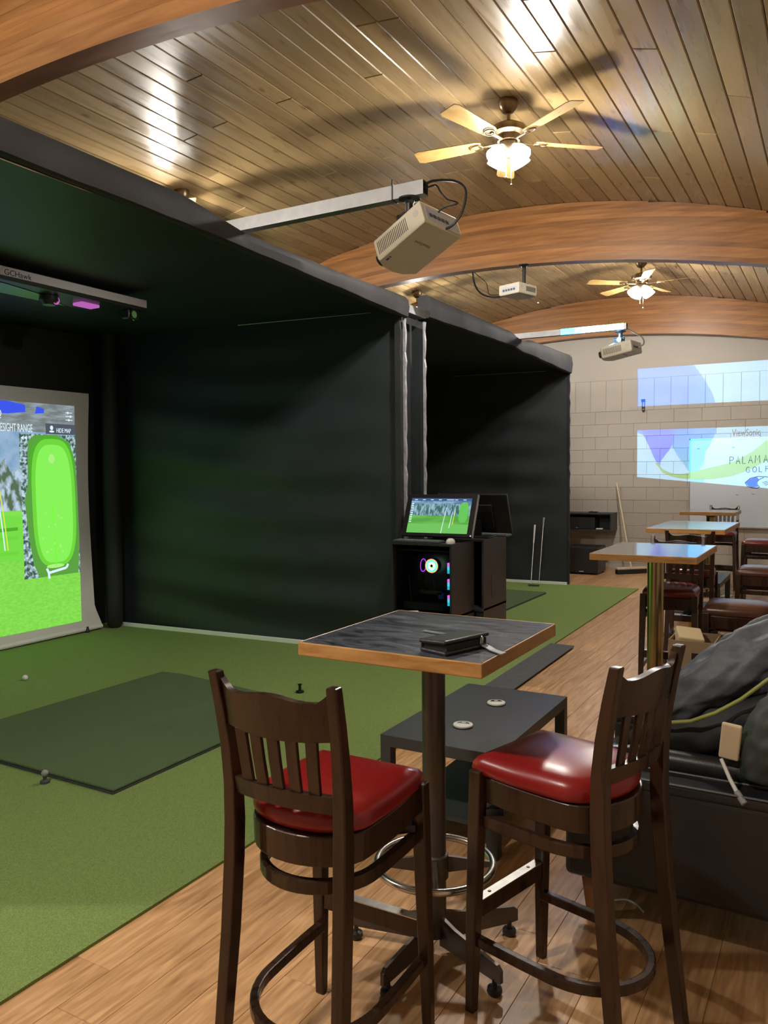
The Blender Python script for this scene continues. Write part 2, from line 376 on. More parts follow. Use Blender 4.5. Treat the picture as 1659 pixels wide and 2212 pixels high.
# ================================================================== ceiling fans
def make_fan(label, x, y, spin, lit=True, watts=None):
    zc = ceil_z(x)
    f = thing('ceiling_fan', label, 'ceiling fan', (x, y, zc), group='ceiling fans with glowing glass shades')
    slope = math.asin((x-CT[0])/CT[2])
    MB().lathe([(.062, .012), (.070, -.01), (.066, -.05), (.040, -.085), (.022, -.095)], n=24).build('canopy', M['bronze'], f, smooth=True, rot=(0, slope*.6, 0))
    MB().cyl((0, 0, -.08), (0, 0, -.17), .013).build('downrod', M['bronze'], f, smooth=True)
    MB().lathe([(.02, -.155), (.07, -.165), (.118, -.19), (.125, -.215), (.120, -.235), (.085, -.25), (.080, -.29), (.05, -.295)], n=28).build('motor_housing', M['bronze'], f, smooth=True)
    MB().lathe([(.05, -.29), (.066, -.30), (.066, -.345), (.050, -.375), (.022, -.385)], n=24).build('light_kit', M['bronze'], f, smooth=True)
    for k in range(5):
        a = spin+2*PI*k/5
        bl = MB(); n_ = 14; rows = []
        for i in range(n_+1):
            t = i/n_; xx = .20+.50*t; hw = (.052+.020*t)*(1 if .06 < t < .94 else (.78 if t <= .06 else .80))
            rows.append([(xx, -hw, -.0025), (xx, hw, -.0025), (xx, hw, .0025), (xx, -hw, .0025)])
        bl.loft(rows)
        o = bl.build('blade', M['blade'], f, loc=(0, 0, -.285), rot=(math.radians(12), 0, 0)); o.rotation_euler = Euler((math.radians(12), 0, a), 'XYZ')
        ir = MB(); ir.box((.145, 0, -.004), (.14, .022, .006)); ir.tube([(.19, 0, -.006)]+[(.235+.045*math.cos(q), .032*math.sin(q), -.006) for q in [PI+2*PI*j/12 for j in range(13)]], .005, 6)
        io = ir.build('blade_iron', M['bronze'], f, loc=(0, 0, -.29)); io.rotation_euler = Euler((math.radians(12), 0, a), 'XYZ')
    for k in range(4):
        a = spin*.5+PI/4+PI/2*k; sh = MB()
        prof = [(.022, 0), (.028, -.012), (.050, -.045), (.064, -.085), (.072, -.115), (.071, -.116), (.060, -.085), (.046, -.045), (.020, -.012)]
        sh.lathe(prof, n=20, caps=False)
        so = sh.build('glass_shade', M['shade'], f, smooth=True, loc=(.055*math.cos(a), .055*math.sin(a), -.335)); so.rotation_euler = Euler((0, -math.radians(38), a), 'XYZ')
        MB().sphere((0, 0, -.075), .030, 14, 10, (1, 1, 1.25)).build('bulb', M['bulb'], so, smooth=True)
    for dx, L in ((-.012, .16), (.028, .22)):
        ch = MB(); ch.cyl((dx, -.02, -.38), (dx, -.02, -.38-L), .0022, n=6); ch.sphere((dx, -.02, -.38-L), .008, 8, 6)
        ch.build('pull_chain', M['brass'], f, smooth=True)
    ld = bpy.data.lights.new('bulb_light', 'POINT'); ld.energy = FAN_W if watts is None else watts; ld.color = (1.0, .95, .87); ld.shadow_soft_size = .075
    lo = bpy.data.objects.new('bulb_light', ld); COL.objects.link(lo); lo.parent = f; lo.location = (0, 0, -.475)
    return f
def shade_mat():
    m = bpy.data.materials.new('frosted_glowing_glass'); m.use_nodes = True; nt = m.node_tree; b = nt.nodes['Principled BSDF']
    b.inputs['Base Color'].default_value = (.9, .9, .88, 1); b.inputs['Roughness'].default_value = .4
    b.inputs['Emission Color'].default_value = (1, .97, .90, 1); b.inputs['Emission Strength'].default_value = 14.0
    return m
M['shade'] = shade_mat(); M['bulb'] = glow('lit_bulb', (1, .95, .85), 30.0)
make_fan('ceiling fan with lit glass shades in front of the middle beam, nearest and largest', -2.08, 5.45, math.radians(41))
make_fan('ceiling fan with lit shades beyond the middle beam, near the far wall', -2.22, 10.45, math.radians(2))
make_fan('ceiling fan mostly hidden behind the top of the near golf bay', -5.15, 5.40, math.radians(30))
make_fan('ceiling fan behind the gap between the two golf bays, only its brass stem showing', -5.17, 10.0, math.radians(20))
make_fan('ceiling fan behind the photographer on the right', -2.1, .35, math.radians(40), watts=FAN_W*1.35)
make_fan('ceiling fan behind the photographer on the left', -5.15, .35, math.radians(10), watts=FAN_W*1.35)
# ================================================================== golf bays
def wavy(x0, x1, z0, z1, y, amp, seed, ry=0.0, nu=70, nv=54):
    rnd = random.Random(seed); ws = [(rnd.uniform(.4, 1.6), rnd.uniform(5, 17), rnd.uniform(0, 6), rnd.uniform(.25, 1)) for _ in range(8)]
    def fn(u, v):
        x = x0+(x1-x0)*u; z = z0+(z1-z0)*v; d = 0
        for kx, kz, ph, a in ws: d += a*math.sin(kx*x+kz*(z+.06*math.sin(1.7*x+ph))+ph)
        edge = min(1, 6*u, 6*(1-u))*min(1, 8*(1-v))
        return (x, y+ry*(x-x1)+amp*d*edge*(.35+.65*(1-v)), z)
    return MB().grid(fn, nu, nv)
def fascia(mb, y0, y1, top, x0=-3.33, x1=-3.21, nn=40):
    rings = []
    for i in range(nn+1):
        y = y0+(y1-y0)*i/nn
        for j in range(len(top)-1):
            if top[j][0] <= y <= top[j+1][0]+1e-6:
                t = (y-top[j][0])/(top[j+1][0]-top[j][0]); zt = top[j][1]+(top[j+1][1]-top[j][1])*t; zb = top[j][2]+(top[j+1][2]-top[j][2])*t
        w_ = .008*math.sin(y*9)+.005*math.sin(y*23)
        rings.append([(x0, y, zb+.03), (x0, y, zt-.03), (x0+.03, y, zt), (x1-.03, y, zt), (x1+w_, y, zt-.03), (x1+.015+w_, y, (zt+zb)/2), (x1+w_*.5, y, zb+.01), (x1-.02, y, zb)])
    return mb.loft(rings)
X0, X1 = -6.62, -3.27
def bay(label, ya, yb, top, far_skew, seeds, near_wall=True):
    b = thing('golf_bay_enclosure', label, 'golf enclosure', (0, 0, 0), group='black fabric golf bay enclosures')
    wavy(X0-.11, X1, .035, 3.05, yb, .010, seeds[0], far_skew).build('side_curtain', M['fabric'], b, smooth=True, fix=False)
    if near_wall: wavy(X0-.11, X1, .035, 3.05, ya, .006, seeds[1], 0).build('side_curtain', M['fabric'], b, smooth=True, fix=False)
    MB().grid(lambda u, v: (X0-.14+(X1-X0+.14)*u, ya+(yb-ya)*v, 3.0-.03*math.sin(PI*u)*math.sin(PI*v)+.012*math.sin(7*v+3*u)), 24, 24).build('roof_cloth', M['fabric'], b, smooth=True, fix=False)
    MB().grid(lambda u, v: (X0-.10, ya-.05+(yb-ya+.05)*u, .02+3.06*v), 6, 6).build('back_curtain', M['blackm'], b, fix=False)
    MB().tube([(-4.9, yb-.09-.055*1.6, 2.965), (-3.55, yb-.03, 2.962)], .004, 6).build('roof_tube', M['alu'], b)
    fascia(MB(), ya-.02, yb+.03, top).build('front_valance', M['fascia'], b, smooth=True)
    MB().prism([(X0+.12, yb+far_skew*(X0+.12-X1)-.075), (X1+.02, yb-.062), (X1+.02, yb-.035), (X0+.12, yb+far_skew*(X0+.12-X1)-.048)], .0125, .048).build('foam_base_strip', M['strip'], b)
    MB().lathe([(.05, .0), (.075, .03), (.085, .3), (.09, 1.2), (.08, 2.2), (.075, 3.0)], c=(X0+.16, yb-.34, .013), n=16).build('corner_bolster', M['blackm'], b, smooth=True)
    return b
M['strip'] = plain('white_foam', (.88, .89, .87), .6)
b1 = bay('near black golf bay with the lit driving range screen', 1.40, 6.02, [(1.3, 3.17, 3.0), (3.40, 3.155, 2.98), (3.95, 3.075, 2.965), (5.0, 3.065, 2.93), (6.1, 3.075, 2.89)], .055, (3, 5))
b2 = bay('far black golf bay next to the block wall', 6.47, 10.77, [(6.4, 3.165, 2.955), (8.55, 3.15, 2.985), (8.82, 3.105, 2.96), (8.98, 3.105, 2.955), (9.2, 3.145, 2.955), (10.9, 3.165, 2.905)], .06, (11, 17))
def post(parent, x, y, mat, w_=.05, z1=2.93):
    mb = MB(); rings = []
    for i in range(37):
        z = .012+(z1-.012)*i/36; j = .004*math.sin(i*2.1)+.003*math.sin(i*3.7)
        rings.append([(x-w_/2, y-.014, z), (x+w_/2+j, y-.014, z), (x+w_/2+j, y+.014, z), (x-w_/2, y+.014, z)])
    return mb.loft(rings).build('front_post', mat, parent)
post(b1, -3.246, 6.045, M['silver'], .022); post(b1, -3.285, 6.0, M['fascia'], .055)
post(b2, -3.275, 6.475, M['silver'], .018); post(b2, -3.268, 10.79, M['fascia'], .07, 2.92)
MB().bb(-3.36, -3.25, 6.09, 6.46, 2.955, 3.03).build('corner_bracket', M['alu'], b2, bevel=.004)
MB().grid(lambda u, v: (-3.42+.01*math.sin(3*v), 6.09+.37*u, .02+2.9*v), 4, 10).build('gap_curtain', M['fascia'], b2, fix=False)
# ================================================================== impact screen with the driving range picture
sc = thing('impact_screen', 'tall white impact screen showing a green driving range picture', 'screen', (-6.55, 0, 0))
M['cloth'] = plain('white_screen_cloth', (.66, .64, .60), .8)
def sx_(y, z): return .012*math.sin(1.3*y+2.2*z)+.02*max(0, .35-z)
Y0, Y1, Z0, Z1 = 1.75, 5.50, .03, 2.395
def scr_edge(y, z):
    t = max(0, (y-5.2)/.3); return y + t*(.03*math.sin(PI*max(0, min(1, (z-.1)/2.2)))*-1 + (.10*max(0, 1-z/.25)))
MB().grid(lambda u, v: (sx_(Y0+(Y1-Y0)*u, Z0+(Z1-Z0)*v), scr_edge(Y0+(Y1-Y0)*u, Z0+(Z1-Z0)*v), Z0+(Z1-Z0)*v), 60, 40).build('screen_cloth', M['cloth'], sc, smooth=True, fix=False)
LAY = [0]
def pic(name, poly, mat, lay, zs=None):
    # flat patch of the projected picture on the screen, poly in (y, z)
    mb = MB(); o = .004+.0025*lay
    cy0 = sum(p[0] for p in poly)/len(poly); cz0 = sum(p[1] for p in poly)/len(poly)
    vs = [(sx_(cy0, cz0)+o, cy0, cz0)]+[(sx_(a, b)+o, a, b) for a, b in poly]
    mb.add(vs, [(0, i+1, (i+1) % len(poly)+1) for i in range(len(poly))])
    return mb.build(name, mat, sc, fix=False)
def picgrid(name, y0, y1, zlo, zhi, mat, lay, n=24):
    o = .004+.0025*lay
    def fn(u, v):
        y = y0+(y1-y0)*u; a = zlo(y) if callable(zlo) else zlo; b = zhi(y) if callable(zhi) else zhi; z = a+(b-a)*v
        return (sx_(y, z)+o, y, z)
    return MB().grid(fn, n, 20).build(name, mat, sc, fix=False)
G = dict(grass=glow('picture_grass', (.185, .60, .06), 1.1, (.24, .70, .09), 26, (1, 1, 2.5), .35, .65), grass2=glow('picture_fairway', (.17, .66, .06), 1.1, (.24, .74, .09), 1.4, (1, .4, 3), .45, .55),
         light=glow('picture_green_light', (.22, .78, .09), 1.15), mid=glow('picture_green_mid', (.15, .63, .045), 1.1), dk=glow('picture_green_dark', (.085, .42, .03), 1.0), rough=glow('picture_rough', (.11, .36, .055), 1.0),
         forest=glow('picture_forest', (.10, .16, .09), 1.0, (.50, .66, .80), 13, (1, 1.3, .7), .42, .62, 8), wood2=glow('picture_scrub', (.05, .11, .07), 1.0, (.55, .72, .85), 30, (1, 1, 1), .42, .62, 8),
         sky=glow('picture_sky', (.05, .10, .85), 1.0), hill=glow('picture_hills', (.20, .23, .22), .9, (.34, .42, .47), 6, (1, 1, 4), .4, .65, 8), lake=glow('picture_mist', (.24, .42, .62), .9, (.36, .52, .72), 8, (1, 1, 1), .4, .6, 6),
         bar=glow('picture_bar', (.085, .10, .13), 1.0), white=glow('picture_white', (.75, .92, 1.0), 1.0), yellow=glow('picture_yellow', (.72, .80, .12), 1.0), pale=glow('picture_pale_green', (.42, .90, .22), 1.0), lime=glow('picture_lime', (.13, .85, .02), 1.2))
IY0, IY1 = 1.95, 5.325
picgrid('picture_grass', IY0, IY1, lambda y: .13+.0*y, .80, G['grass'], 0)
picgrid('picture_fairway', IY0, IY1, .80, 1.26, G['grass2'], 0)
picgrid('picture_forest', IY0, IY1, 1.26, 1.75, G['forest'], 0)
picgrid('picture_mist', IY0, IY1, 1.62, 1.99, G['lake'], 1)
pic('picture_pines', [(4.45, 1.26), (4.78, 1.26), (4.78, 1.55), (4.70, 1.66), (4.60, 1.60), (4.55, 1.74), (4.45, 1.66)], G['forest'], 2)
picgrid('picture_hills', IY0, IY1, 1.96, lambda y: 2.15+.05*math.sin(2.1*(y-4.2))+.02*math.sin(7*y), G['hill'], 0)
picgrid('picture_sky', IY0, IY1, lambda y: 2.13+.05*math.sin(2.1*(y-4.2)), 2.26, G['hill'], 0)
pic('picture_sky', [(IY0, 2.15), (4.6, 2.145), (4.78, 2.17), (4.78, 2.235), (4.6, 2.26), (IY0, 2.26)], G['sky'], 1)
pic('picture_sky', [(4.88, 2.16), (4.98, 2.17), (4.98, 2.21), (4.90, 2.23)], G['sky'], 1)
for a, b, c, d in ((1.08, 1.13, 0, 'dk'), (1.00, 1.025, 1, 'mid'), (.86, .95, 2, 'mid')):
    pic('picture_stripe', [(IY0, a-.10), (4.65, a), (4.65, a+.03), (IY0, b-.08)], G[d], 1)
picgrid('picture_title_bar', 4.99, IY1, 1.975, 2.075, G['bar'], 2, 4)
picgrid('map_panel', 4.70, IY1, .62, 1.97, G['wood2'], 2, 6)
def ov(cy0, cz0, ry, rz_, k=.62, n=36):
    out = []
    for i in range(n):
        a = 2*PI*i/n; c, s_ = math.cos(a), math.sin(a)
        out.append((cy0+ry*math.copysign(abs(c)**k, c), cz0+rz_*math.copysign(abs(s_)**k, s_)))
    return out
pic('map_rough', [(4.79, 1.90), (4.86, 1.96), (5.10, 1.97), (5.25, 1.90), (5.315, 1.72), (5.325, 1.45), (5.325, .95), (5.30, .62), (4.86, .62), (4.80, .75), (4.76, 1.0), (4.73, 1.35), (4.77, 1.5)], G['rough'], 3)
pic('map_rough', ov(5.045, 1.66, .25, .30, .8), G['dk'], 4)
pic('map_fringe', ov(5.05, 1.32, .245, .61), G['mid'], 5)
pic('map_fairway', ov(5.05, 1.31, .205, .565), G['light'], 6)
pic('map_target', ov(5.035, 1.74, .035, .045, 1, 16), G['pale'], 7)
pic('map_tee_box', ov(5.03, .715, .10, .02, 1, 16), G['pale'], 7)
for p0, p1, w_ in (((4.93, .70), (4.95, .655), .012), ((4.95, .655), (5.15, .685), .012), ((5.15, .685), (5.17, .72), .012), ((4.95, .655), (4.955, .60), .012)):
    d = Vector((p1[0]-p0[0], p1[1]-p0[1])).normalized(); nn = Vector((-d.y, d.x))*w_
    pic('map_path', [(p0[0]+nn.x, p0[1]+nn.y), (p0[0]-nn.x, p0[1]-nn.y), (p1[0]-nn.x, p1[1]-nn.y), (p1[0]+nn.x, p1[1]+nn.y)], G['white'], 8)
pic('shot_line', [(5.035, .72), (5.045, .72), (5.035, 1.02), (5.025, 1.02)], G['lime'], 8)
pic('shot_line', [(5.015, 1.12), (5.025, 1.12), (5.02, 1.30), (5.013, 1.30)], G['lime'], 8)
rd = random.Random(4)
for _ in range(14):
    a, b = 5.0+rd.uniform(-.12, .14), 1.05+rd.uniform(-.25, .2); pic('shot_dot', [(a, b), (a+.014, b), (a+.014, b+.018), (a, b+.018)], G['pale'], 8)
for q, cl in ((0, 'yellow'), (.05, 'white')):
    pts = [(4.40+.10*t-q*.6, 1.72-.05*t-.38*t*t) for t in [i/8*1.2+.2 for i in range(9)]]
    for p0, p1 in zip(pts, pts[1:]):
        pic('ball_trace', [(p0[0]-.006, p0[1]), (p0[0]+.006, p0[1]), (p1[0]+.006, p1[1]), (p1[0]-.006, p1[1])], G[cl], 3)
def scr_text(body, y, z, size, lay=4, sx=1.0, align='LEFT'):
    # screen text faces +x: letters run along +y
    return text_obj('screen_lettering', body, size, G['white'], sc, (sx_(y, z)+.004+.0025*lay, y, z), (PI/2, 0, PI/2), .0008, sx, align)
scr_text('FORESIGHT RANGE', 4.845, 1.985, .105, 4, .46, 'RIGHT')
scr_text('HIDE MAP', 5.105, 1.992, .062, 4, .60)
scr_text('Q', 4.475, 2.11, .10, 4, .7)
for k in range(3):
    z = 2.185-.035*k
    pic('menu_slider', [(5.215, z), (5.295, z), (5.295, z+.007), (5.215, z+.007)], G['white'], 3)
    pic('menu_slider', ov((5.24, 5.27, 5.25)[k], z+.003, .010, .012, 1, 10), G['white'], 4)
pic('map_pin_icon', ov(5.055, 2.035, .018, .022, 1, 12), G['white'], 3); pic('map_pin_icon', ov(5.055, 2.0, .028, .010, 1, 12), G['white'], 3)
for dy in (0, .035): pic('rewind_icon', [(4.715+dy, 1.93), (4.748+dy, 1.95), (4.748+dy, 1.91)], G['white'], 4)
MB().tube([(0.03, Y0, .045), (.035, 4.5, .040), (.03, 5.56, .045)], .022, 8).build('bottom_hem', M['cloth'], sc, smooth=True)
tag(MB().lathe([(.012, 0), (.02, .01), (.014, .03), (.008, .06)], n=10).build('screen_tie_foot', M['black'], sc, smooth=True, loc=(.06, 5.36, .012)))
# overhead launch monitor
M['striph'] = plain('grey_white_strip', (.38, .35, .33), .5)
lm = thing('launch_monitor', 'white overhead launch monitor bar with lenses under the near bay roof', 'launch monitor', (-4.69, 3.87, 2.86))
MB().bb(-.30, .055, -1.15, .58, -.03, .06).build('housing', M['black'], lm, bevel=.012)
MB().bb(.056, .066, -1.15, .58, -.008, .050).build('front_strip', M['striph'], lm, bevel=.003)
MB().add([(-.29, -1.1, -.034), (-.02, -1.1, -.034), (-.03, -.55, -.034), (-.10, -.25, -.034), (-.29, .12, -.034)], [(0, 4, 3, 2, 1)]).build('green_light_patch', plain('painted_green_light', (.20, .55, .08), .25, spec=.6), lm, fix=False)  # green light falling on the underside, painted as a flat coloured patch
M['pink'] = glow('infrared_glow', (.62, .16, .60), .75); M['lensg'] = glow('green_lens_reflection', (.16, .42, .12), .55)  # lensg: green reflection drawn as a glow, left unassigned
for y in (-.62, -.15):
    MB().lathe([(.062, 0), (.066, -.03), (.045, -.06), (.012, -.055)], c=(-.12, y, -.032), n=20).build('lens_barrel', M['black'], lm, smooth=True)
    MB().lathe([(.026, 0), (.030, -.006), (.012, -.006), (.012, 0)], c=(-.065, y+.02, -.062), n=18, axis='x', caps=False).build('lens_ring', M['pink'], lm)
MB().bb(-.16, -.06, .08, .24, -.052, -.03).build('sensor_window', M['pink'], lm, bevel=.006)
MB().bb(-.06, .015, .44, .55, -.100, -.028).build('camera_block', M['black'], lm, bevel=.01)
MB().lathe([(.042, 0), (.042, .006), (.028, .006), (.028, 0)], c=(.018, .495, -.065), n=18, axis='x', caps=False).build('lens_ring', M['black'], lm)
MB().box((.0155, .495, -.066), (.003, .068, .068), (.7, 0, 0)).build('lens_face', plain('painted_green_reflection', (.16, .40, .14), .2), lm)  # green reflection on the lens block, put into the face colour
text_obj('lettering', 'GCHawk', .052, M['black'], lm, (.0665, -.62, -.002), (PI/2, 0, PI/2), .0006)
# ================================================================== projector arms and projectors
def arm(label, y, z, x1, h=.076):
    a = thing('aluminium_boom', label, 'metal arm', (0, y, z), group='aluminium projector arms')
    w_, t = .060, .004; mb = MB()
    for c, d in (((0, 0, h/2-t/2), (w_, t)), ((0, 0, -h/2+t/2), (w_, t))): mb.bb(-6.4, x1, -w_/2, w_/2, c[2]-t/2, c[2]+t/2)
    for s in (-1, 1): mb.bb(-6.4, x1, s*w_/2-t/2, s*w_/2+t/2, -h/2, h/2)
    mb.build('square_tube', M['alu'], a)
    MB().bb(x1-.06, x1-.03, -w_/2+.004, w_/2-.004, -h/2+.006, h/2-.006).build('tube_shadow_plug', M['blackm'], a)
    mb = MB(); x = x1-.19
    for d in ((0, -w_/2-.003, 0, .005, .006, h+.012), (0, w_/2+.003, 0, .005, .006, h+.012), (0, 0, h/2+.004, .005, w_+.01, .005), (0, 0, -h/2-.004, .005, w_+.01, .005)): mb.box((x+d[0], d[1], d[2]), (d[3], d[4], d[5]))
    mb.cyl((x, -w_/2-.004, h/2), (x+.006, -w_/2-.012, h/2+.03), .004, n=6); mb.build('cable_tie', M['black'], a)
    return a
arm('silver square tube arm over the near golf bay', 3.95, 3.125, -1.985)
arm('silver square tube arm over the far golf bay, its end lit blue', 8.90, 3.145, -2.04, .064)
def projector(label, loc, rot, size=(.335, .255, .118), vent='-y', mount=None, text=True):
    p = thing('projector', label, 'projector', loc, group='white ceiling projectors'); p.rotation_euler = rot
    L, W, H = size; body = MB()
    # plan outline with a bowed front (-x) end
    pl = [(L/2, -W/2), (L/2, W/2), (-L/2+.02, W/2), (-L/2-.018, W/4), (-L/2-.028, 0), (-L/2-.018, -W/4), (-L/2+.02, -W/2)]
    body.loft([[(a*.97, b*.965, -H/2) for a, b in pl], [(a, b, -H/2+.014) for a, b in pl], [(a, b, H/2-.012) for a, b in pl], [(a*.98, b*.97, H/2) for a, b in pl]])
    body.build('casing', M['cream'], p, bevel=.004)
    MB().prism([(a*.955, b*.95) for a, b in pl], -H/2-.0015, -H/2+.002).build('underside', M['casegrey'], p)
    s = -1 if vent == '-y' else 1
    nv = 19
    for i in range(nv):
        x = -L/2+.040+i*(L-.15)/19
        MB().bb(x, x+.0050, s*W/2-s*.002, s*W/2+s*.0008, -H/2+.026, H/2-.026).build('vent_slot', M['ink'], p)
    MB().lathe([(.019, 0), (.019, .0012)], c=(L/2-.045, (s*W/2+(-.0011 if s < 0 else 0)), .012), n=20, axis='y').build('speaker_grille', M['casegrey'], p)
    MB().bb(L/2-.002, L/2+.0012, -W/2+.03, W/2-.02, -H/2+.02, H/2-.03).build('port_panel', M['ports'], p, bevel=.001)
    for i in range(5): MB().bb(L/2+.001, L/2+.004, -W/2+.05+i*.032, -W/2+.072+i*.032, -.02, .0).build('port', M['ink'], p)
    MB().lathe([(.034, .0), (.036, -.018), (.026, -.020), (.022, -.006)], c=(-L/2-.018, -W/5, 0), n=20, axis='x').build('lens', M['black'], p, smooth=True)
    if text:
        text_obj('lettering', 'ViewSonic', .030, M['ink'], p, (.055, .045, -H/2-.0018), (PI, 0, -PI/2), .0004)
        MB().bb(-L/2+.045, -L/2+.065, -W/2+.03, -W/2+.045, -H/2-.002, -H/2).build('sticker', M['stk_b'], p)
        MB().bb(-L/2+.07, -L/2+.082, -W/2+.03, -W/2+.045, -H/2-.002, -H/2).build('sticker', M['stk_r'], p)
    return p
M['ports'] = plain('port_panel_grey', (.5, .53, .6), .4); M['stk_b'] = plain('blue_sticker', (.05, .08, .25), .5); M['stk_r'] = plain('red_sticker', (.3, .05, .05), .5)
def mount(parent_label, x, y, ztop, zbot, r=.022, plate=True, group='projector ceiling mounts', mat='black'):
    t = thing('projector_mount', parent_label, 'bracket', (x, y, ztop), group=group)
    if plate: MB().lathe([(.062, 0), (.060, -.008), (.03, -.016), (.022, -.03)], n=20).build('flange', M[mat], t, smooth=True)
    MB().cyl((0, 0, -.01), (0, 0, zbot-ztop+.05), r).build('stem', M[mat], t, smooth=True)
    kn = MB(); kn.cyl((-.06, -.02, zbot-ztop+.025), (.05, .0, zbot-ztop+.035), .030, n=12); kn.cyl((0, -.06, zbot-ztop+.03), (0, .05, zbot-ztop+.02), .026, n=12)
    kn.build('swivel_knuckle', M[mat], t)
    cr = MB(); cr.box((-.10, .0, zbot-ztop-.012), (.17, .02, .008), (0, -.35, 0)) if plate != 'beam' else cr.bb(-.03, .10, -.34, .02, zbot-ztop-.012, zbot-ztop-.004)
    cr.build('cradle_bar', M[mat], t)
    return t
projector('cream projector tilted down under the near aluminium arm', (-2.035, 3.93, 2.848), (math.radians(-6), math.radians(-23), math.radians(-14)), (.385, .295, .130))
mount('black swivel mount under the end of the near arm', -2.085, 3.95, 3.087, 2.945)
projector('cream projector under the far silver arm, in front of the block wall', (-2.10, 8.88, 2.885), (0, math.radians(-9), math.radians(-10)), (.36, .28, .12))
mount('black swivel mount under the end of the far arm', -2.11, 8.90, 3.098, 2.97)
LP = (-2.752, 7.865, 3.331)                                     # lens of the ceiling projector
pj2 = projector('white projector hung from the ceiling behind the middle beam', (-2.815, 7.645, 3.375), (0, 0, math.radians(-108)), (.30, .25, .10), vent='+y', text=False)
zc2 = beam_z(-2.875)
mt2 = mount('black ceiling pole mount behind the middle beam', -2.86, 7.935, zc2, 3.445, r=.018, plate='beam')
def cable(label, pts, r=.006, mat='black', group='projector cables'):
    # smooth Catmull-Rom path
    P = [Vector(p) for p in pts]; out = []
    for i in range(len(P)-1):
        p0, p1, p2, p3 = P[max(i-1, 0)], P[i], P[i+1], P[min(i+2, len(P)-1)]
        for k in range(6):
            t = k/6; out.append(.5*((2*p1)+(-p0+p2)*t+(2*p0-5*p1+4*p2-p3)*t*t+(-p0+3*p1-3*p2+p3)*t**3))
    out.append(P[-1])
    return tag(MB().tube(out, r, 6).build('cable', M[mat], smooth=True), label, 'cable', group)
cable('thick black cable looping from the near arm end to its projector', [(-2.0, 3.95, 3.14), (-1.93, 3.94, 3.15), (-1.80, 3.93, 3.12), (-1.735, 3.92, 3.06), (-1.75, 3.91, 2.95), (-1.80, 3.90, 2.885), (-1.865, 3.90, 2.865)], .007)
cable('thin black cable drooping beside the near projector', [(-2.0, 3.95, 3.12), (-1.92, 3.94, 3.125), (-1.885, 3.93, 3.08), (-1.84, 3.92, 3.03), (-1.78, 3.92, 3.0), (-1.85, 3.90, 2.985), (-1.90, 3.88, 2.94)], .005)
cable('grey cable looping beside the far projector', [(-2.05, 8.9, 3.14), (-1.98, 8.9, 3.08), (-1.88, 8.9, 3.01), (-1.86, 8.9, 2.94), (-1.92, 8.88, 2.90)], .008, 'steel')
cable('black cable bundle hanging from the middle beam to the ceiling projector', [(-3.43, 7.93, 3.70), (-3.40, 7.92, 3.56), (-3.31, 7.88, 3.45), (-3.15, 7.80, 3.38), (-2.96, 7.70, 3.36)], .010)
cable('thin black cord dangling beside the cable bundle behind the middle beam', [(-3.42, 7.95, 3.70), (-3.29, 7.95, 3.58), (-3.26, 7.93, 3.50), (-3.20, 7.86, 3.42), (-2.98, 7.72, 3.385)], .004)
mb = MB(); mb.tube([(-2.98+.035*math.cos(a), 7.82+.02*math.sin(2*a), 3.45+.03*math.sin(a)) for a in [i*PI/8 for i in range(26)]], .006, 6)
tag(mb.build('cable', M['black'], smooth=True), 'coiled black cord on top of the ceiling projector', 'cable', 'projector cables')
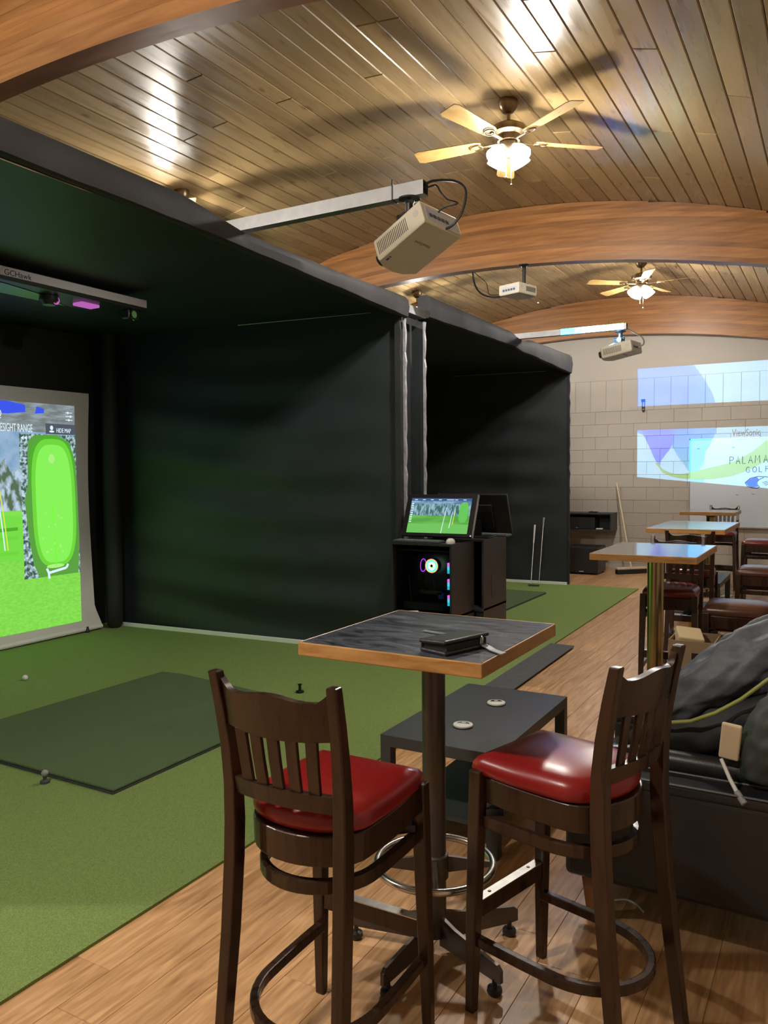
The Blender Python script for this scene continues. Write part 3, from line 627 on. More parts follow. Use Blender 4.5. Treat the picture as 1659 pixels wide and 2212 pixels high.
# the projector's light: a spot lamp whose colour is the projected start picture
def proj_light():
    ld = bpy.data.lights.new('projector_beam', 'SPOT'); ld.energy = PROJ_W; ld.spot_size = math.radians(95); ld.spot_blend = 0; ld.shadow_soft_size = 0.0; ld.use_nodes = True
    lo = bpy.data.objects.new('projector_beam', ld); COL.objects.link(lo)
    lo.location = LP; lo.rotation_euler = (PI/2, 0, 0)
    nt = ld.node_tree; em = nt.nodes['Emission']
    tc = N(nt, 'ShaderNodeTexCoord'); sp = N(nt, 'ShaderNodeSeparateXYZ'); nt.links.new(tc.outputs['Normal'], sp.inputs[0])
    D = YF-TK-LP[1]
    def mth(op, a, b=None, c=None):
        n_ = N(nt, 'ShaderNodeMath', operation=op)
        for i, v in enumerate((a, b, c)):
            if v is None: continue
            if isinstance(v, (int, float)): n_.inputs[i].default_value = v
            else: nt.links.new(v, n_.inputs[i])
        return n_.outputs[0]
    nz = mth('MULTIPLY', sp.outputs[2], -1)
    X = mth('MULTIPLY_ADD', mth('DIVIDE', sp.outputs[0], nz), D, LP[0]); Z = mth('MULTIPLY_ADD', mth('DIVIDE', sp.outputs[1], nz), D, LP[2])
    def curve(inp, lo_, hi, pts):
        mr = N(nt, 'ShaderNodeMapRange'); mr.inputs['From Min'].default_value = lo_; mr.inputs['From Max'].default_value = hi; nt.links.new(inp, mr.inputs['Value'])
        fc = N(nt, 'ShaderNodeFloatCurve'); cm_ = fc.mapping; cm_.use_clip = True; cv = cm_.curves[0]
        vlo, vhi = min(p[1] for p in pts)-.01, max(p[1] for p in pts)+.01
        q = sorted(((p[0]-lo_)/(hi-lo_), (p[1]-vlo)/(vhi-vlo)) for p in pts)
        cv.points[0].location = q[0]; cv.points[-1].location = q[-1]
        for a in q[1:-1]: cv.points.new(*a)
        cm_.update(); nt.links.new(mr.outputs[0], fc.inputs['Value'])
        return mth('MULTIPLY_ADD', fc.outputs[0], vhi-vlo, vlo)
    lt = lambda a, b: mth('LESS_THAN', a, b)
    AND = lambda *k: k[0] if len(k) == 1 else mth('MULTIPLY', k[0], AND(*k[1:]))
    def mix(base, col, fac):
        n_ = N(nt, 'ShaderNodeMix', data_type='RGBA')
        nt.links.new(fac, n_.inputs[0])
        for v, i in ((base, 6), (col, 7)):
            if isinstance(v, tuple): n_.inputs[i].default_value = rgba(v)
            else: nt.links.new(v, n_.inputs[i])
        return n_.outputs[2]
    # outline of the keystoned picture
    botz = mth('MULTIPLY_ADD', X, -.096, 1.207)
    frame = AND(lt(-2.805, X), lt(X, .75), lt(Z, 3.18), lt(botz, Z))
    col = (.22, .52, .85)
    # sheer blue sail, its right edge bulging then falling to the swoosh
    r_edge = curve(Z, 1.5, 3.25, [(1.5, -1.80), (1.60, -1.86), (1.655, -1.815), (1.72, -1.80), (1.80, -1.80), (1.95, -1.72), (2.2, -1.645), (2.4, -1.635), (2.62, -1.665), (2.85, -1.76), (3.05, -1.88), (3.2, -1.99), (3.25, -2.04)])
    l_edge = curve(Z, 1.5, 3.25, [(1.5, -2.0), (1.56, -2.03), (1.75, -2.16), (2.0, -2.33), (2.10, -2.60), (2.25, -2.85), (3.25, -2.86)])
    ramp = N(nt, 'ShaderNodeMapRange'); ramp.inputs['From Min'].default_value = 1.55; ramp.inputs['From Max'].default_value = 2.2; nt.links.new(Z, ramp.inputs['Value'])
    sail = mix((.0, .38, .62), (.0, .20, 1.0), ramp.outputs[0])
    rm2 = N(nt, 'ShaderNodeMapRange'); rm2.inputs['From Min'].default_value = -2.1; rm2.inputs['From Max'].default_value = -1.65; nt.links.new(X, rm2.inputs['Value'])
    sail = mix(sail, (.02, .42, .80), mth('MULTIPLY', rm2.outputs[0], .4))
    col = mix(col, sail, AND(lt(l_edge, X), lt(X, r_edge)))
    # the darker leaf at the left
    ll = curve(Z, 1.5, 3.25, [(1.5, -2.42), (1.62, -2.44), (1.75, -2.53), (1.95, -2.62), (2.2, -2.74), (2.45, -2.86), (3.25, -2.95)])
    lr = curve(Z, 1.5, 3.25, [(1.5, -2.46), (1.58, -2.44), (1.66, -2.45), (1.78, -2.40), (1.95, -2.29), (2.1, -2.25), (2.25, -2.24), (2.6, -2.26), (3.25, -2.4)])
    col = mix(col, (.0, .11, .95), AND(lt(ll, X), lt(X, lr), lt(Z, 2.45)))
    # green swoosh
    zt = curve(X, -2.7, .2, [(-2.7, 1.72), (-2.5, 1.70), (-2.42, 1.60), (-2.2, 1.52), (-2.0, 1.54), (-1.75, 1.60), (-1.45, 1.68), (-1.2, 1.80), (-.93, 2.02), (-.3, 2.5), (.2, 2.9)])
    zb = curve(X, -2.7, .2, [(-2.7, 1.72), (-2.5, 1.66), (-2.42, 1.55), (-2.2, 1.46), (-2.0, 1.435), (-1.75, 1.43), (-1.45, 1.47), (-1.2, 1.56), (-.93, 1.70), (-.3, 2.0), (.2, 2.3)])
    col = mix(col, (.10, .36, .10), AND(lt(Z, zt), lt(zb, Z), lt(-2.52, X)))
    nt.links.new(col, em.inputs[0]); nt.links.new(frame, em.inputs[1])
    return lo
pl_ = proj_light()
# the near projector's lamp: its faint stray white lights the whole cloth round the picture
ls = bpy.data.lights.new('projector_stray_light', 'AREA'); ls.shape = 'DISK'; ls.size = .05; ls.energy = 5; ls.spread = math.radians(62)
lso = bpy.data.objects.new('projector_stray_light', ls); COL.objects.link(lso); lso.location = (-2.30, 3.86, 2.74)
lso.rotation_euler = (Vector((-6.55, 3.8, 1.25))-Vector((-2.30, 3.86, 2.74))).to_track_quat('-Z', 'Y').to_euler()
# gobo letters added before the lens: they block the beam as the start-up logo
k = .10/(YF-TK-LP[1])
to = text_obj('logo_gobo', 'ViewSonic', .150*k, M['ink'], None, (LP[0]+(-1.42-LP[0])*k, LP[1]+.10, LP[2]+(2.080-LP[2])*k), (PI/2, 0, 0), .00002, .62)
bpy.context.view_layer.update()
to.parent = pj2; to.matrix_parent_inverse = pj2.matrix_world.inverted()
# ================================================================== far wall things
wbd = thing('whiteboard', 'large whiteboard with marker drawing on the far wall', 'whiteboard', (-2.02, YF-TK, .71))
MB().bb(.012, 2.75, -.012, 0, .012, 1.33).build('panel', plain('whiteboard_enamel', (.60, .65, .74), .22), wbd)
fr = MB(); fr.bb(0, 2.76, -.018, 0, 1.325, 1.345); fr.bb(0, .014, -.018, 0, 0, 1.345); fr.bb(2.75, 2.765, -.018, 0, 0, 1.345); fr.build('frame', M['alu'], wbd)
MB().bb(0, 2.76, -.06, 0, -.01, .012).build('pen_tray', M['alu'], wbd, bevel=.003)
M['marker'] = plain('dark_blue_marker', (.03, .04, .14), .5); M['marker2'] = plain('blue_marker_shading', (.10, .16, .50), .5)
STROKES = {'P': [[(0, 0), (0, 1)], [(0, 1), (.5, .95), (.6, .75), (.45, .55), (0, .48)]], 'A': [[(0, 0), (.32, 1), (.62, 0)], [(.12, .36), (.5, .36)]], 'L': [[(0, 1), (.02, 0), (.5, .02)]],
 'M': [[(0, 0), (.08, 1), (.38, .35), (.68, 1), (.78, 0)]], 'R': [[(0, 0), (0, 1)], [(0, 1), (.45, .95), (.5, .72), (.4, .56), (0, .48)], [(.2, .5), (.6, 0)]],
 'G': [[(.62, .85), (.4, 1), (.12, .85), (0, .5), (.12, .12), (.4, 0), (.62, .15), (.62, .42), (.38, .42)]], 'O': [[(.35, 1), (.08, .8), (0, .45), (.12, .1), (.38, 0), (.62, .18), (.7, .55), (.58, .88), (.35, 1)]], 'F': [[(0, 0), (0, 1), (.55, 1)], [(0, .55), (.42, .55)]]}
def stroke(pts, r, mat, name='marker_stroke'):
    return MB().tube([(a, -.0135, b) for a, b in pts], r, 5).build(name, mat, wbd)
x = .575
for i, ch in enumerate('PALAMAR'):
    h = .112; z = .950+.004*i
    if ch == 'R': x += .03
    for s in STROKES[ch]: stroke([(x+a*h*.78, z+b*h) for a, b in s], .0042, M['marker'])
    x += h*(.86 if ch == 'M' else (.60 if ch != 'L' else .56))+.020
x = .80
for i, ch in enumerate('GOLF'):
    for s in STROKES[ch]: stroke([(x+a*.080, .825+.003*i+b*.082) for a, b in s], .0042, M['marker'])
    x += .088
dz_ = .075
club = [(.79, .60), (.86, .665), (.96, .69), (1.08, .685), (1.20, .655), (1.26, .60)]
low = [(.79, .60), (.82, .545), (.88, .52), (.955, .515), (.985, .535)]
inn = [(.985, .535), (.955, .57), (.95, .61), (.985, .65), (1.04, .675)]
for s in (club, low, inn): stroke([(a, b+dz_) for a, b in s], .0045, M['marker'])
MB().prism([(a, b+.075) for a, b in [(.80, .60), (.86, .655), (.95, .682), (.975, .645), (.943, .61), (.948, .57), (.97, .54), (.88, .528), (.83, .55)]], -.0132, -.0122, 'y').build('marker_shading', M['marker2'], wbd)
for i in range(3): stroke([(1.02+.02*i, .675-.02*i), (1.09+.02*i, .695-.015*i)], .003, M['marker'])
stroke([(1.12, .635), (1.16, .675), (1.21, .675)], .0045, M['marker'])
for a, b in ((.68, .49), (.90, .50), (.13, 1.19), (.62, 1.20)): stroke([(a-.02, b+.004), (a+.02, b)], .003, M['marker'])
tag(MB().bb(-2.745, -2.685, YF-TK-.02, YF-TK, 2.66, 2.70).bb(-2.735, -2.725, YF-TK-.015, YF-TK, 2.52, 2.66).bb(-2.70, -2.69, YF-TK-.015, YF-TK, 2.52, 2.66).bb(-2.735, -2.69, YF-TK-.02, YF-TK, 2.56, 2.575).box((-2.71, YF-TK-.012, 2.515), (.03, .02, .03), (0, .78, 0)).build('wall_hook', M['black']), 'small black hook bracket high on the block wall', 'hook')
# wall shelf with centre speaker, remote, subwoofer, broom
sh = thing('wall_shelf', 'dark box shelf fixed to the far wall beside the far bay', 'shelf', (-3.56, 12.62, .625))
D_ = YF-TK-12.62
pn = M['lack']
MB().bb(-.55, .45, 0, D_, .26, .285).build('top_board', pn, sh); MB().bb(-.55, .45, 0, D_, 0, .022).build('bottom_board', pn, sh)
MB().bb(.428, .45, 0, D_, .022, .26).build('end_board', pn, sh); MB().bb(-.55, -.528, 0, D_, .022, .26).build('end_board', pn, sh); MB().bb(-.528, .428, D_-.01, D_, .022, .26).build('back_board', pn, sh)
spk = thing('centre_speaker', 'black centre speaker inside the wall shelf', 'speaker', (-3.60, 12.64, .647))
MB().bb(-.35, .22, .012, .22, 0, .19).build('cabinet', M['black'], spk, bevel=.006); MB().bb(-.345, .215, 0, .014, .004, .186).build('cloth_grille', M['blackm'], spk, bevel=.004)
MB().bb(-.085, -.05, -.002, 0, .018, .026).build('badge', M['white'], spk)
tag(MB().bb(-3.36, -3.26, 12.63, 12.70, .648, .668).build('white_remote', M['white'], bevel=.006, seg=3), 'small white plastic device inside the right end of the wall shelf', 'remote')
rm = MB(); rm.bb(-3.50, -3.36, 12.72, 12.76, .911, .929); rm.bb(-3.47, -3.44, 12.73, 12.75, .928, .934); tag(rm.build('remote_control', M['black'], bevel=.005), 'black remote control lying on top of the wall shelf', 'remote')
sub = thing('subwoofer', 'black cube subwoofer on the floor below the wall shelf', 'speaker', (-3.40, 12.0, .0))
MB().bb(-.26, .24, 0, .48, .02, .42).build('cabinet', M['black'], sub, bevel=.012); MB().bb(-.25, .23, -.015, .002, .03, .41).build('cloth_grille', M['blackm'], sub, bevel=.006)
MB().bb(-.04, .03, -.018, -.014, .045, .055).build('badge', M['white'], sub)
for a in (-.22, .20):
    for b in (.05, .43): MB().cyl((a, b, 0), (a, b, .022), .02, n=10).build('foot', M['black'], sub)
br = thing('push_broom', 'wooden push broom leaning against the block wall', 'broom', (-2.76, 12.42, 0))
MB().box((0, 0, .085), (.50, .075, .032), (0, 0, .78)).build('head_block', M['broomwood'] if 'broomwood' in M else M['edge'], br, bevel=.008)
MB().box((0, 0, .036), (.50, .085, .070), (0, 0, .78)).build('bristles', M['blackm'], br, bevel=.008)
MB().cyl((0, .0, .10), (-.355, .535, 1.38), .0135).build('handle', M['pale'] if 'pale' in M else M['edge'], br, smooth=True)
tag(MB().bb(-3.85, -3.45, YF-TK-.012, YF-TK, .36, .375).bb(-3.49, -3.48, YF-TK-.01, YF-TK, .20, .36).build('wall_conduit', M['block']), 'thin painted conduit on the wall above the subwoofer', 'conduit')
# two clubs leaning on the far bay curtain
def club_(label, foot, top, grip, putter):
    t = thing('golf_club', label, 'golf club', foot, group='golf clubs leaning on the far bay curtain')
    d = Vector(top)-Vector(foot); a = d*0.03; g0 = d*(1-grip)
    MB().tube([a, g0], [.0045, .0065], 8).build('shaft', M['steel'], t, smooth=True)
    MB().tube([g0, d], [.010, .014], 10).build('grip', M['white'] if putter else M['grip2'], t, smooth=True)
    h = MB()
    if putter: h.box((.03, -.02, .012), (.11, .05, .022), (0, 0, .2)); h.tube([a, (0, 0, .012)], .007, 8)
    else: h.box((-.015, -.01, .012), (.05, .028, .022), (0, 0, .5)); h.tube([a, (0, 0, .012)], .007, 8)
    h.build('club_head', M['pewter'], t, bevel=.005)
M['grip2'] = plain('grey_grip', (.28, .28, .29), .6)
club_('putter with a thick white grip leaning on the far bay curtain', (-3.66, 10.42, .013), (-3.70, 10.70, .83), .30, True)
club_('steel club with a slim grey grip leaning on the far bay curtain', (-3.545, 10.41, .013), (-3.57, 10.70, .935), .12, False)
# ================================================================== bar stools (front = local +y)
def plan(front_w, back_w, y0, y1, bulge=.0, n=10):
    # seat outline: straight front at y1, rounded sides and back
    pts = [(-front_w, y1), (front_w, y1)]
    for i in range(1, n):
        t = i/n; a = t*PI/2
        pts.append((front_w+(back_w-front_w)*t+bulge*math.sin(PI*t)-.0*t, y1+(y0*.45-y1)*t))
    k = [( back_w*math.cos(a), y0*.45+(y0-y0*.45)*math.sin(a)) for a in [i*PI/2/8 for i in range(9)]]
    k2 = [(-x, y) for x, y in reversed(k)]
    left = [(-x, y) for x, y in reversed(pts[2:])]
    return pts[1:2]+pts[2:]+k+k2[1:]+left+pts[0:1]
def make_stool(label, seat_mat):
    t = thing('bar_stool', label, 'bar stool', group='dark wooden bar stools with vinyl seats')
    W = M['stool']
    for s in (-1, 1):
        MB().rect_sweep([(s*.182, .192, 0), (s*.176, .186, .30), (s*.170, .178, .60), (s*.168, .175, .722)], [(.028, .028), (.036, .036), (.040, .040), (.040, .040)]).build('front_leg', W, t, bevel=.004)
        zs = [0, .2, .42, .60, .70, .80, .90, 1.0, 1.095]; yy = [-.280, -.256, -.232, -.218, -.214, -.215, -.225, -.243, -.264]
        xx = [.180, .174, .168, .165, .164, .165, .167, .171, .175]
        MB().rect_sweep([(s*x, y, z) for x, y, z in zip(xx, yy, zs)], [(.030, .034), (.033, .038), (.035, .042), (.036, .044), (.036, .044), (.034, .042), (.032, .038), (.030, .034), (.028, .030)]).build('back_leg', W, t, bevel=.004)
    ol = plan(.162, .170, -.222, .178, .008)
    MB().loft([[(x*.985, y, .628) for x, y in ol], [(x, y, .700) for x, y in ol], [(x*.99, y*.99, .704) for x, y in ol]]).build('seat_frame', W, t, bevel=.003)
    cu = plan(.172, .178, -.212, .196, .008); rings = []
    for k, z in ((.93, .704), (.985, .712), (1.0, .726), (.985, .742), (.93, .757), (.80, .768), (.55, .775), (.25, .778), (.02, .779)): rings.append([(x*k, y*k+.0, z) for x, y in cu])
    MB().loft(rings).build('seat_cushion', seat_mat, t, smooth=True, angle=0)
    def rail(zb, zt, bow, th, half, yoff, n=18):
        mb = MB(); rings = []
        for i in range(n+1):
            u = -1+2*i/n; y = yoff-bow*(1-u*u); a, b = zb(u), zt(u); sl = .19
            rings.append([(half*u, y-th/2, a), (half*u, y+th/2, a), (half*u, y+th/2-sl*(b-a)*.9, b), (half*u, y-th/2-sl*(b-a)*.9, b)])
        return mb.loft(rings)
    rail(lambda u: .950+.010*u*u, lambda u: 1.056+.006*math.cos(PI*u*1.6)+.030*max(0, abs(u)-.8)*4, .030, .020, .166, -.232).build('crest_rail', W, t, smooth=True)
    rail(lambda u: .778, lambda u: .822, .022, .020, .162, -.212).build('lower_back_rail', W, t, smooth=True)
    for i in range(5):
        u = (-2+i)/2*.62; x = .160*u; b0 = .022*(1-u*u); b1 = .030*(1-u*u)
        MB().rect_sweep([(x, -.219-b0, .818), (x*1.03, -.227-b1*.95, .89), (x*1.06, -.236-b1, .957)], [(.033, .011)]*3).build('back_slat', W, t, bevel=.002)
    def hoop(z, hx, yb, yf, ht, th, name):
        pts = [(-hx, yf, z)]+[(-hx-.002, yf+(yb*.25-yf)*k, z) for k in (.35, .7)]
        pts += [(hx*math.cos(a)*1.0, yb*.25+(yb*.75)*math.sin(a), z) for a in [PI-PI*i/20 for i in range(21)]]
        pts += [(hx+.002, yf+(yb*.25-yf)*k, z) for k in (.7, .35)]+[(hx, yf, z)]
        MB().ribbon(pts, th, ht).build(name, W, t, bevel=.004)
    hoop(.572, .158, -.208, .176, .036, .022, 'upper_hoop'); hoop(.215, .172, -.258, .186, .030, .024, 'foot_hoop')
    MB().box((0, .186, .300), (.325, .024, .052)).build('front_stretcher', W, t, bevel=.003)
    kp = MB().box((0, .188, .3275), (.31, .030, .003)).build('kick_plate', M['steel'], t)
    for s in (-1, 1): MB().lathe([(.006, 0), (.004, .003)], c=(s*.10, .188, .329), n=8).build('screw', M['bronze'], kp)
    for s in (-1, 1): MB().box((s*.13, .15, .60), (.05, .05, .02), (0, 0, s*.78)).build('corner_block', M['black'], t)
    return t
protos = {}
def stool(label, x, y, rz, mat='red'):
    if mat not in protos:
        o = make_stool(label, M[mat]); protos[mat] = o
    else:
        o = copy_tree(protos[mat])
    o['label'] = label; o.location = (x, y, 0); o.rotation_euler = (0, 0, math.radians(rz)); return o
stool('dark wooden bar stool with red seat in the left foreground, seen from behind', -1.164, 1.751, 0.3)
stool('dark wooden bar stool with shiny red seat beside the black armchair', -.681, 2.212, 75)
stool('bar stool with dark red seat pushed under the far side of the nearest brass table', -1.02, 5.88, 182, 'maroon')
stool('bar stool with brown seat turned sideways right of the nearest brass table', -.52, 5.27, 92, 'brownv')
stool('bar stool seen from behind, tucked under the second brass table', -1.06, 7.02, 4, 'maroon')
stool('bar stool with brown seat turned sideways right of the second brass table', -.54, 7.28, 90, 'brownv')
stool('bar stool with maroon seat at the right edge before the whiteboard', -.78, 10.15, 90, 'maroon')
stool('bar stool behind the farthest table, facing the camera under the whiteboard', -1.36, 11.45, 180, 'maroon')
# ================================================================== bar tables
def table_top(t, hx, hy, z, mat):
    e = .007; th = .042
    MB().bb(-hx+e, hx-e, -hy+e, hy-e, z-th, z).build('laminate_top', mat, t)
    for a, b, c, d, nm in ((-hx, hx, -hy, -hy+e, 0), (-hx, hx, hy-e, hy, 0), (-hx, -hx+e, -hy+e, hy-e, 1), (hx-e, hx, -hy+e, hy-e, 1)):
        MB().bb(a, b, c, d, z-th, z+.0005).build('edge_strip', M['edge'], t, bevel=.005)
bt = thing('bar_table', 'square black topped bar table with oak edging between the two red stools', 'table', (-1.135, 2.294, 0), group='bar tables')
table_top(bt, .305, .322, 1.062, M['slate'])
MB().lathe([(.16, 1.019), (.16, 1.012), (.05, 1.008), (.045, .99)], n=24).build('mounting_plate', M['pewter'], bt, smooth=True)
MB().cyl((0, 0, .06), (0, 0, 1.01), .038, n=28).build('pole', M['pewter'], bt, smooth=True)
for k in range(5):
    a = math.radians(-167+72*k); c, s_ = math.cos(a), math.sin(a); mb = MB()
    prof = [(.03, .135), (.10, .118), (.29, .098), (.305, .085), (.305, .048), (.28, .044), (.10, .040), (.03, .036)]
    rings = []
    for sg in (-.006, .006): rings.append([(c*r-s_*sg, s_*r+c*sg, z) for r, z in prof])
    mb.loft(rings).build('base_prong', M['pewter'], bt)
    MB().lathe([(.008, .05), (.008, .028), (.022, .022), (.024, .010), (.018, 0)], c=(c*.275, s_*.275, 0), n=14).build('glide', M['black'], bt, smooth=True)
MB().tube([(.19*math.cos(2*PI*i/48), .19*math.sin(2*PI*i/48), .30) for i in range(49)], .0125, 10, caps=False).build('foot_ring', M['steel2'] if 'steel2' in M else M['steel'], bt, smooth=True)
for k in range(4):
    a = math.radians(-62+90*k); c, s_ = math.cos(a), math.sin(a)
    rings = [[(c*.036-s_*g, s_*.036+c*g, .270), (c*.19-s_*g, s_*.19+c*g, .290), (c*.19-s_*g, s_*.19+c*g, .305), (c*.036-s_*g, s_*.036+c*g, .325)] for g in (-.006, .006)]
    MB().loft(rings).build('ring_spoke', M['pewter'], bt)
MB().lathe([(.039, .25), (.046, .255), (.046, .33), (.039, .335)], n=20).build('ring_collar', M['pewter'], bt, smooth=True)
M['bluetop'] = plain('grey_blue_laminate', (.075, .08, .09), .10, spec=.9, var=.05, vscale=3)
def brass_table(label, x, y, hx, hy):
    t = thing('bar_table', label, 'table', (x, y, 0), group='bar tables')
    table_top(t, hx, hy, 1.062, M['bluetop'])
    MB().lathe([(.13, 1.019), (.13, 1.01), (.055, 1.0), (.05, .97)], n=24).build('mounting_plate', M['pewter'], t, smooth=True)
    MB().cyl((0, 0, .03), (0, 0, 1.0), .052, n=32).build('pole', M['brass'], t, smooth=True)
    MB().lathe([(.001, .075), (.06, .07), (.075, .045), (.26, .022), (.28, .008), (.28, 0)], n=32).build('base_dish', M['brass'], t, smooth=True)
brass_table('bar table on a wide brass pole, nearest of the three far tables', -1.045, 5.42, .32, .44)
brass_table('bar table on a brass pole, middle of the three far tables, its top shining blue', -1.18, 7.95, .33, .58)
brass_table('farthest bar table, below the whiteboard', -1.41, 10.75, .32, .33)
# ================================================================== coffee tables
def lack(label, x0, x1, y0, y1):
    t = thing('coffee_table', label, 'coffee table', ((x0+x1)/2, (y0+y1)/2, 0), group='charcoal coffee tables')
    hx, hy = (x1-x0)/2, (y1-y0)/2
    MB().bb(-hx, hx, -hy, hy, .39, .44).build('top', M['lack'], t, bevel=.002)
    for a in (-1, 1):
        for b in (-1, 1): MB().bb(a*hx, a*(hx-.05), b*hy, b*(hy-.05), 0, .39).build('leg', M['lack'], t, bevel=.002)
    MB().bb(-hx+.05, hx-.05, -hy+.05, hy-.05, .10, .118).build('lower_shelf', M['lack'], t)
lack('low charcoal coffee table behind the nearest bar table', -1.725, -1.18, 2.96, 3.91)
lack('low charcoal coffee table far back between the stools', -1.55, -1.03, 8.55, 9.45)
def puck(label, x, y, rz, pm):
    p = thing('coaster', label, 'coaster', (x, y, .44), math.radians(rz), group='round coasters on the coffee table')
    MB().lathe([(.036, 0), (.043, .003), (.045, .008), (.043, .012), (.034, .014)], n=28).build('disc', M['white'], p, smooth=True)
    MB().prism([(.029*math.cos(a), .029*math.sin(a)) for a in [math.radians(q) for q in range(0, 181, 15)]], .0141, .0146).build('printed_half', pm, p)
    MB().box((.0, .012, .0150), (.018, .012, .0006)).build('print_mark', M['white'], p)
puck('round white coaster with black printed half, farther one on the coffee table', -1.446, 3.615, 25, M['black'])
puck('round white coaster with grey glossy half, nearer one on the coffee table', -1.449, 3.225, 10, plain('teal_gloss_print', (.18, .24, .24), .15))
# wallet with wrist strap on the nearest table
wl = thing('wallet', 'black leather wallet with a wrist strap lying on the nearest table', 'wallet', (-.972, 2.108, 1.0625), math.radians(-18))
M['leather'] = plain('black_leather', (.018, .018, .019), .30, bump=.08, bscale=90)
MB().bb(-.052, .052, -.095, .095, 0, .012).build('lower_flap', M['leather'], wl, bevel=.005); MB().box((-.002, 0, .034), (.106, .192, .012), (0, -.07, 0)).build('upper_flap', M['leather'], wl, bevel=.005)
MB().bb(-.045, .047, -.085, .085, .012, .029).build('card_pages', M['blackm'], wl)
MB().bb(-.053, -.046, -.09, .09, .004, .034).build('spine', M['leather'], wl, bevel=.003)
MB().tube([(.05+.004*math.cos(a), .06, .024+.012*math.sin(a)) for a in [i*PI/6 for i in range(13)]], .003, 6).build('zip_ring', M['steel'], wl)
M['strapm'] = plain('grey_webbing', (.16, .17, .19), .4)
def strap(pts, w_=.020):
    mb = MB(); rings = []
    for i, p in enumerate(pts):
        q = Vector(pts[min(i+1, len(pts)-1)])-Vector(pts[max(i-1, 0)]); q.z = 0; q.normalize(); nn = Vector((-q.y, q.x, 0))*w_/2; p = Vector(p)
        rings.append([p-nn, p+nn, p+nn+Vector((0, 0, .003)), p-nn+Vector((0, 0, .003))])
    return mb.loft(rings)
strap([(.03, .07, .012), (.075, .06, .006), (.10, .05, .003), (.15, .04, .001), (.165, .035, .006)], .022).build('strap_end', M['strapm'], wl)
strap([(-.05, .07, .008), (-.10, .10, .012), (-.15, .115, .004), (-.19, .12, .001), (-.245, .115, .001)], .016).build('wrist_strap', M['strapm'], wl)
# ================================================================== computer boxes between the bays
def cabinet(label, x0, x1, y0, y1, h):
    c = thing('computer_cabinet', label, 'cabinet', ((x0+x1)/2, y0, .0122), group='black computer cabinets'); hx = (x1-x0)/2; D2 = y1-y0; t_ = .018
    m_ = M['cab']
    MB().bb(-hx, hx, 0, D2, h-t_, h).build('top_board', m_, c, bevel=.002); MB().bb(-hx, hx, -.03, D2, .40, .418).build('shelf', m_, c)
    MB().bb(hx-t_, hx, 0, D2, 0, h-t_).build('side_board', m_, c, bevel=.002); MB().bb(-hx, -hx+t_, 0, D2, 0, h-t_).build('side_board', m_, c, bevel=.002)
    MB().bb(-hx+t_, hx-t_, D2-.012, D2, .418, h-t_).build('back_board', m_, c)
    MB().bb(-hx+t_, hx-t_, -.002, D2-.01, .02, .40).build('lower_drawer', m_, c, bevel=.003)
    return c
M['cab'] = plain('black_laminate', (.030, .028, .030), .33, var=.1, vscale=4)
cabinet('open fronted black cabinet holding the lit computer, near the first bay post', -3.185, -2.635, 5.66, 6.10, 1.0)
c2 = cabinet('black cabinet standing right behind the one with the lit computer', -3.10, -2.575, 6.16, 6.68, 1.0)
MB().bb(.2630, .2645, .18, .36, .50, .68).build('panel_sticker', M['lack'], c2)
pc = thing('desktop_computer', 'black computer tower with glowing rainbow fans inside the near cabinet', 'computer', (-2.91, 5.70, .4305))
MB().bb(-.245, .245, .24, .255, 0, .52).build('back_panel', M['blackm'], pc); MB().bb(-.245, .245, .02, .24, .505, .52).build('top_panel', M['black'], pc); MB().bb(-.245, .245, .02, .24, 0, .015).build('bottom_panel', M['black'], pc)
MB().bb(.228, .245, .02, .24, .015, .505).build('front_panel', M['black'], pc); MB().bb(-.245, -.228, .02, .24, .015, .505).build('rear_panel', M['black'], pc)
MB().bb(-.10, .13, .225, .238, .14, .47).build('motherboard', M['lack'], pc); MB().bb(-.15, -.115, .20, .225, .24, .45).build('memory_board', plain('green_circuit', (.02, .07, .02), .4), pc)
MB().bb(-.08, .12, .10, .20, .155, .185).build('graphics_card', M['pewter'], pc); MB().bb(.09, .13, .10, .12, .12, .17).build('blue_connector', plain('blue_plastic', (.01, .09, .35), .4), pc)
MB().bb(-.20, .16, .04, .22, .03, .09).build('power_supply', M['lack'], pc)
def rings_(nm, cx0, cy0, cz0, rr, cols, axis, par):
    for (ra, rb), col, st in cols:
        MB().lathe([(ra, 0), (ra, -.003), (rb, -.003), (rb, 0)], c=(cx0, cy0, cz0), n=28, axis=axis, caps=False).build(nm, glow(nm+'_'+str(int(ra*1000))+axis, col, st), par)
rings_('cooler_ring', .025, .11, .385, .06, [((.058, .050), (1.0, .42, .12), 2.2), ((.049, .036), (.12, .95, .55), 2.6), ((.035, .022), (.5, 1, .85), 3.0), ((.021, .012), (.9, .95, .5), 2.0)], 'y', pc)
MB().lathe([(.011, -.004), (.001, -.006)], c=(.025, .11, .385), n=14, axis='y').build('cooler_hub', M['black'], pc)
MB().lathe([(.058, .0), (.058, .06), (.05, .06)], c=(.025, .112, .385), n=24, axis='y', caps=False).build('cooler_body', M['black'], pc)
rings_('side_glow', -.06, .13, .385, .06, [((.055, .049), (.55, .05, 1.0), 2.0)], 'x', pc)
for z in (.385, .255, .125):
    for dz, col in ((.028, (.85, .15, .9)), (.0, (.05, .75, .8)), (-.028, (.02, .5, .7))):
        MB().bb(.203, .226, .03, .05, z+dz-.016, z+dz+.012).build('fan_light', glow('fan_light', col, 1.6), pc)
    MB().lathe([(.055, 0), (.055, -.022), (.048, -.022), (.048, 0)], c=(.222, .13, z), n=20, axis='x', caps=False).build('case_fan', M['black'], pc)
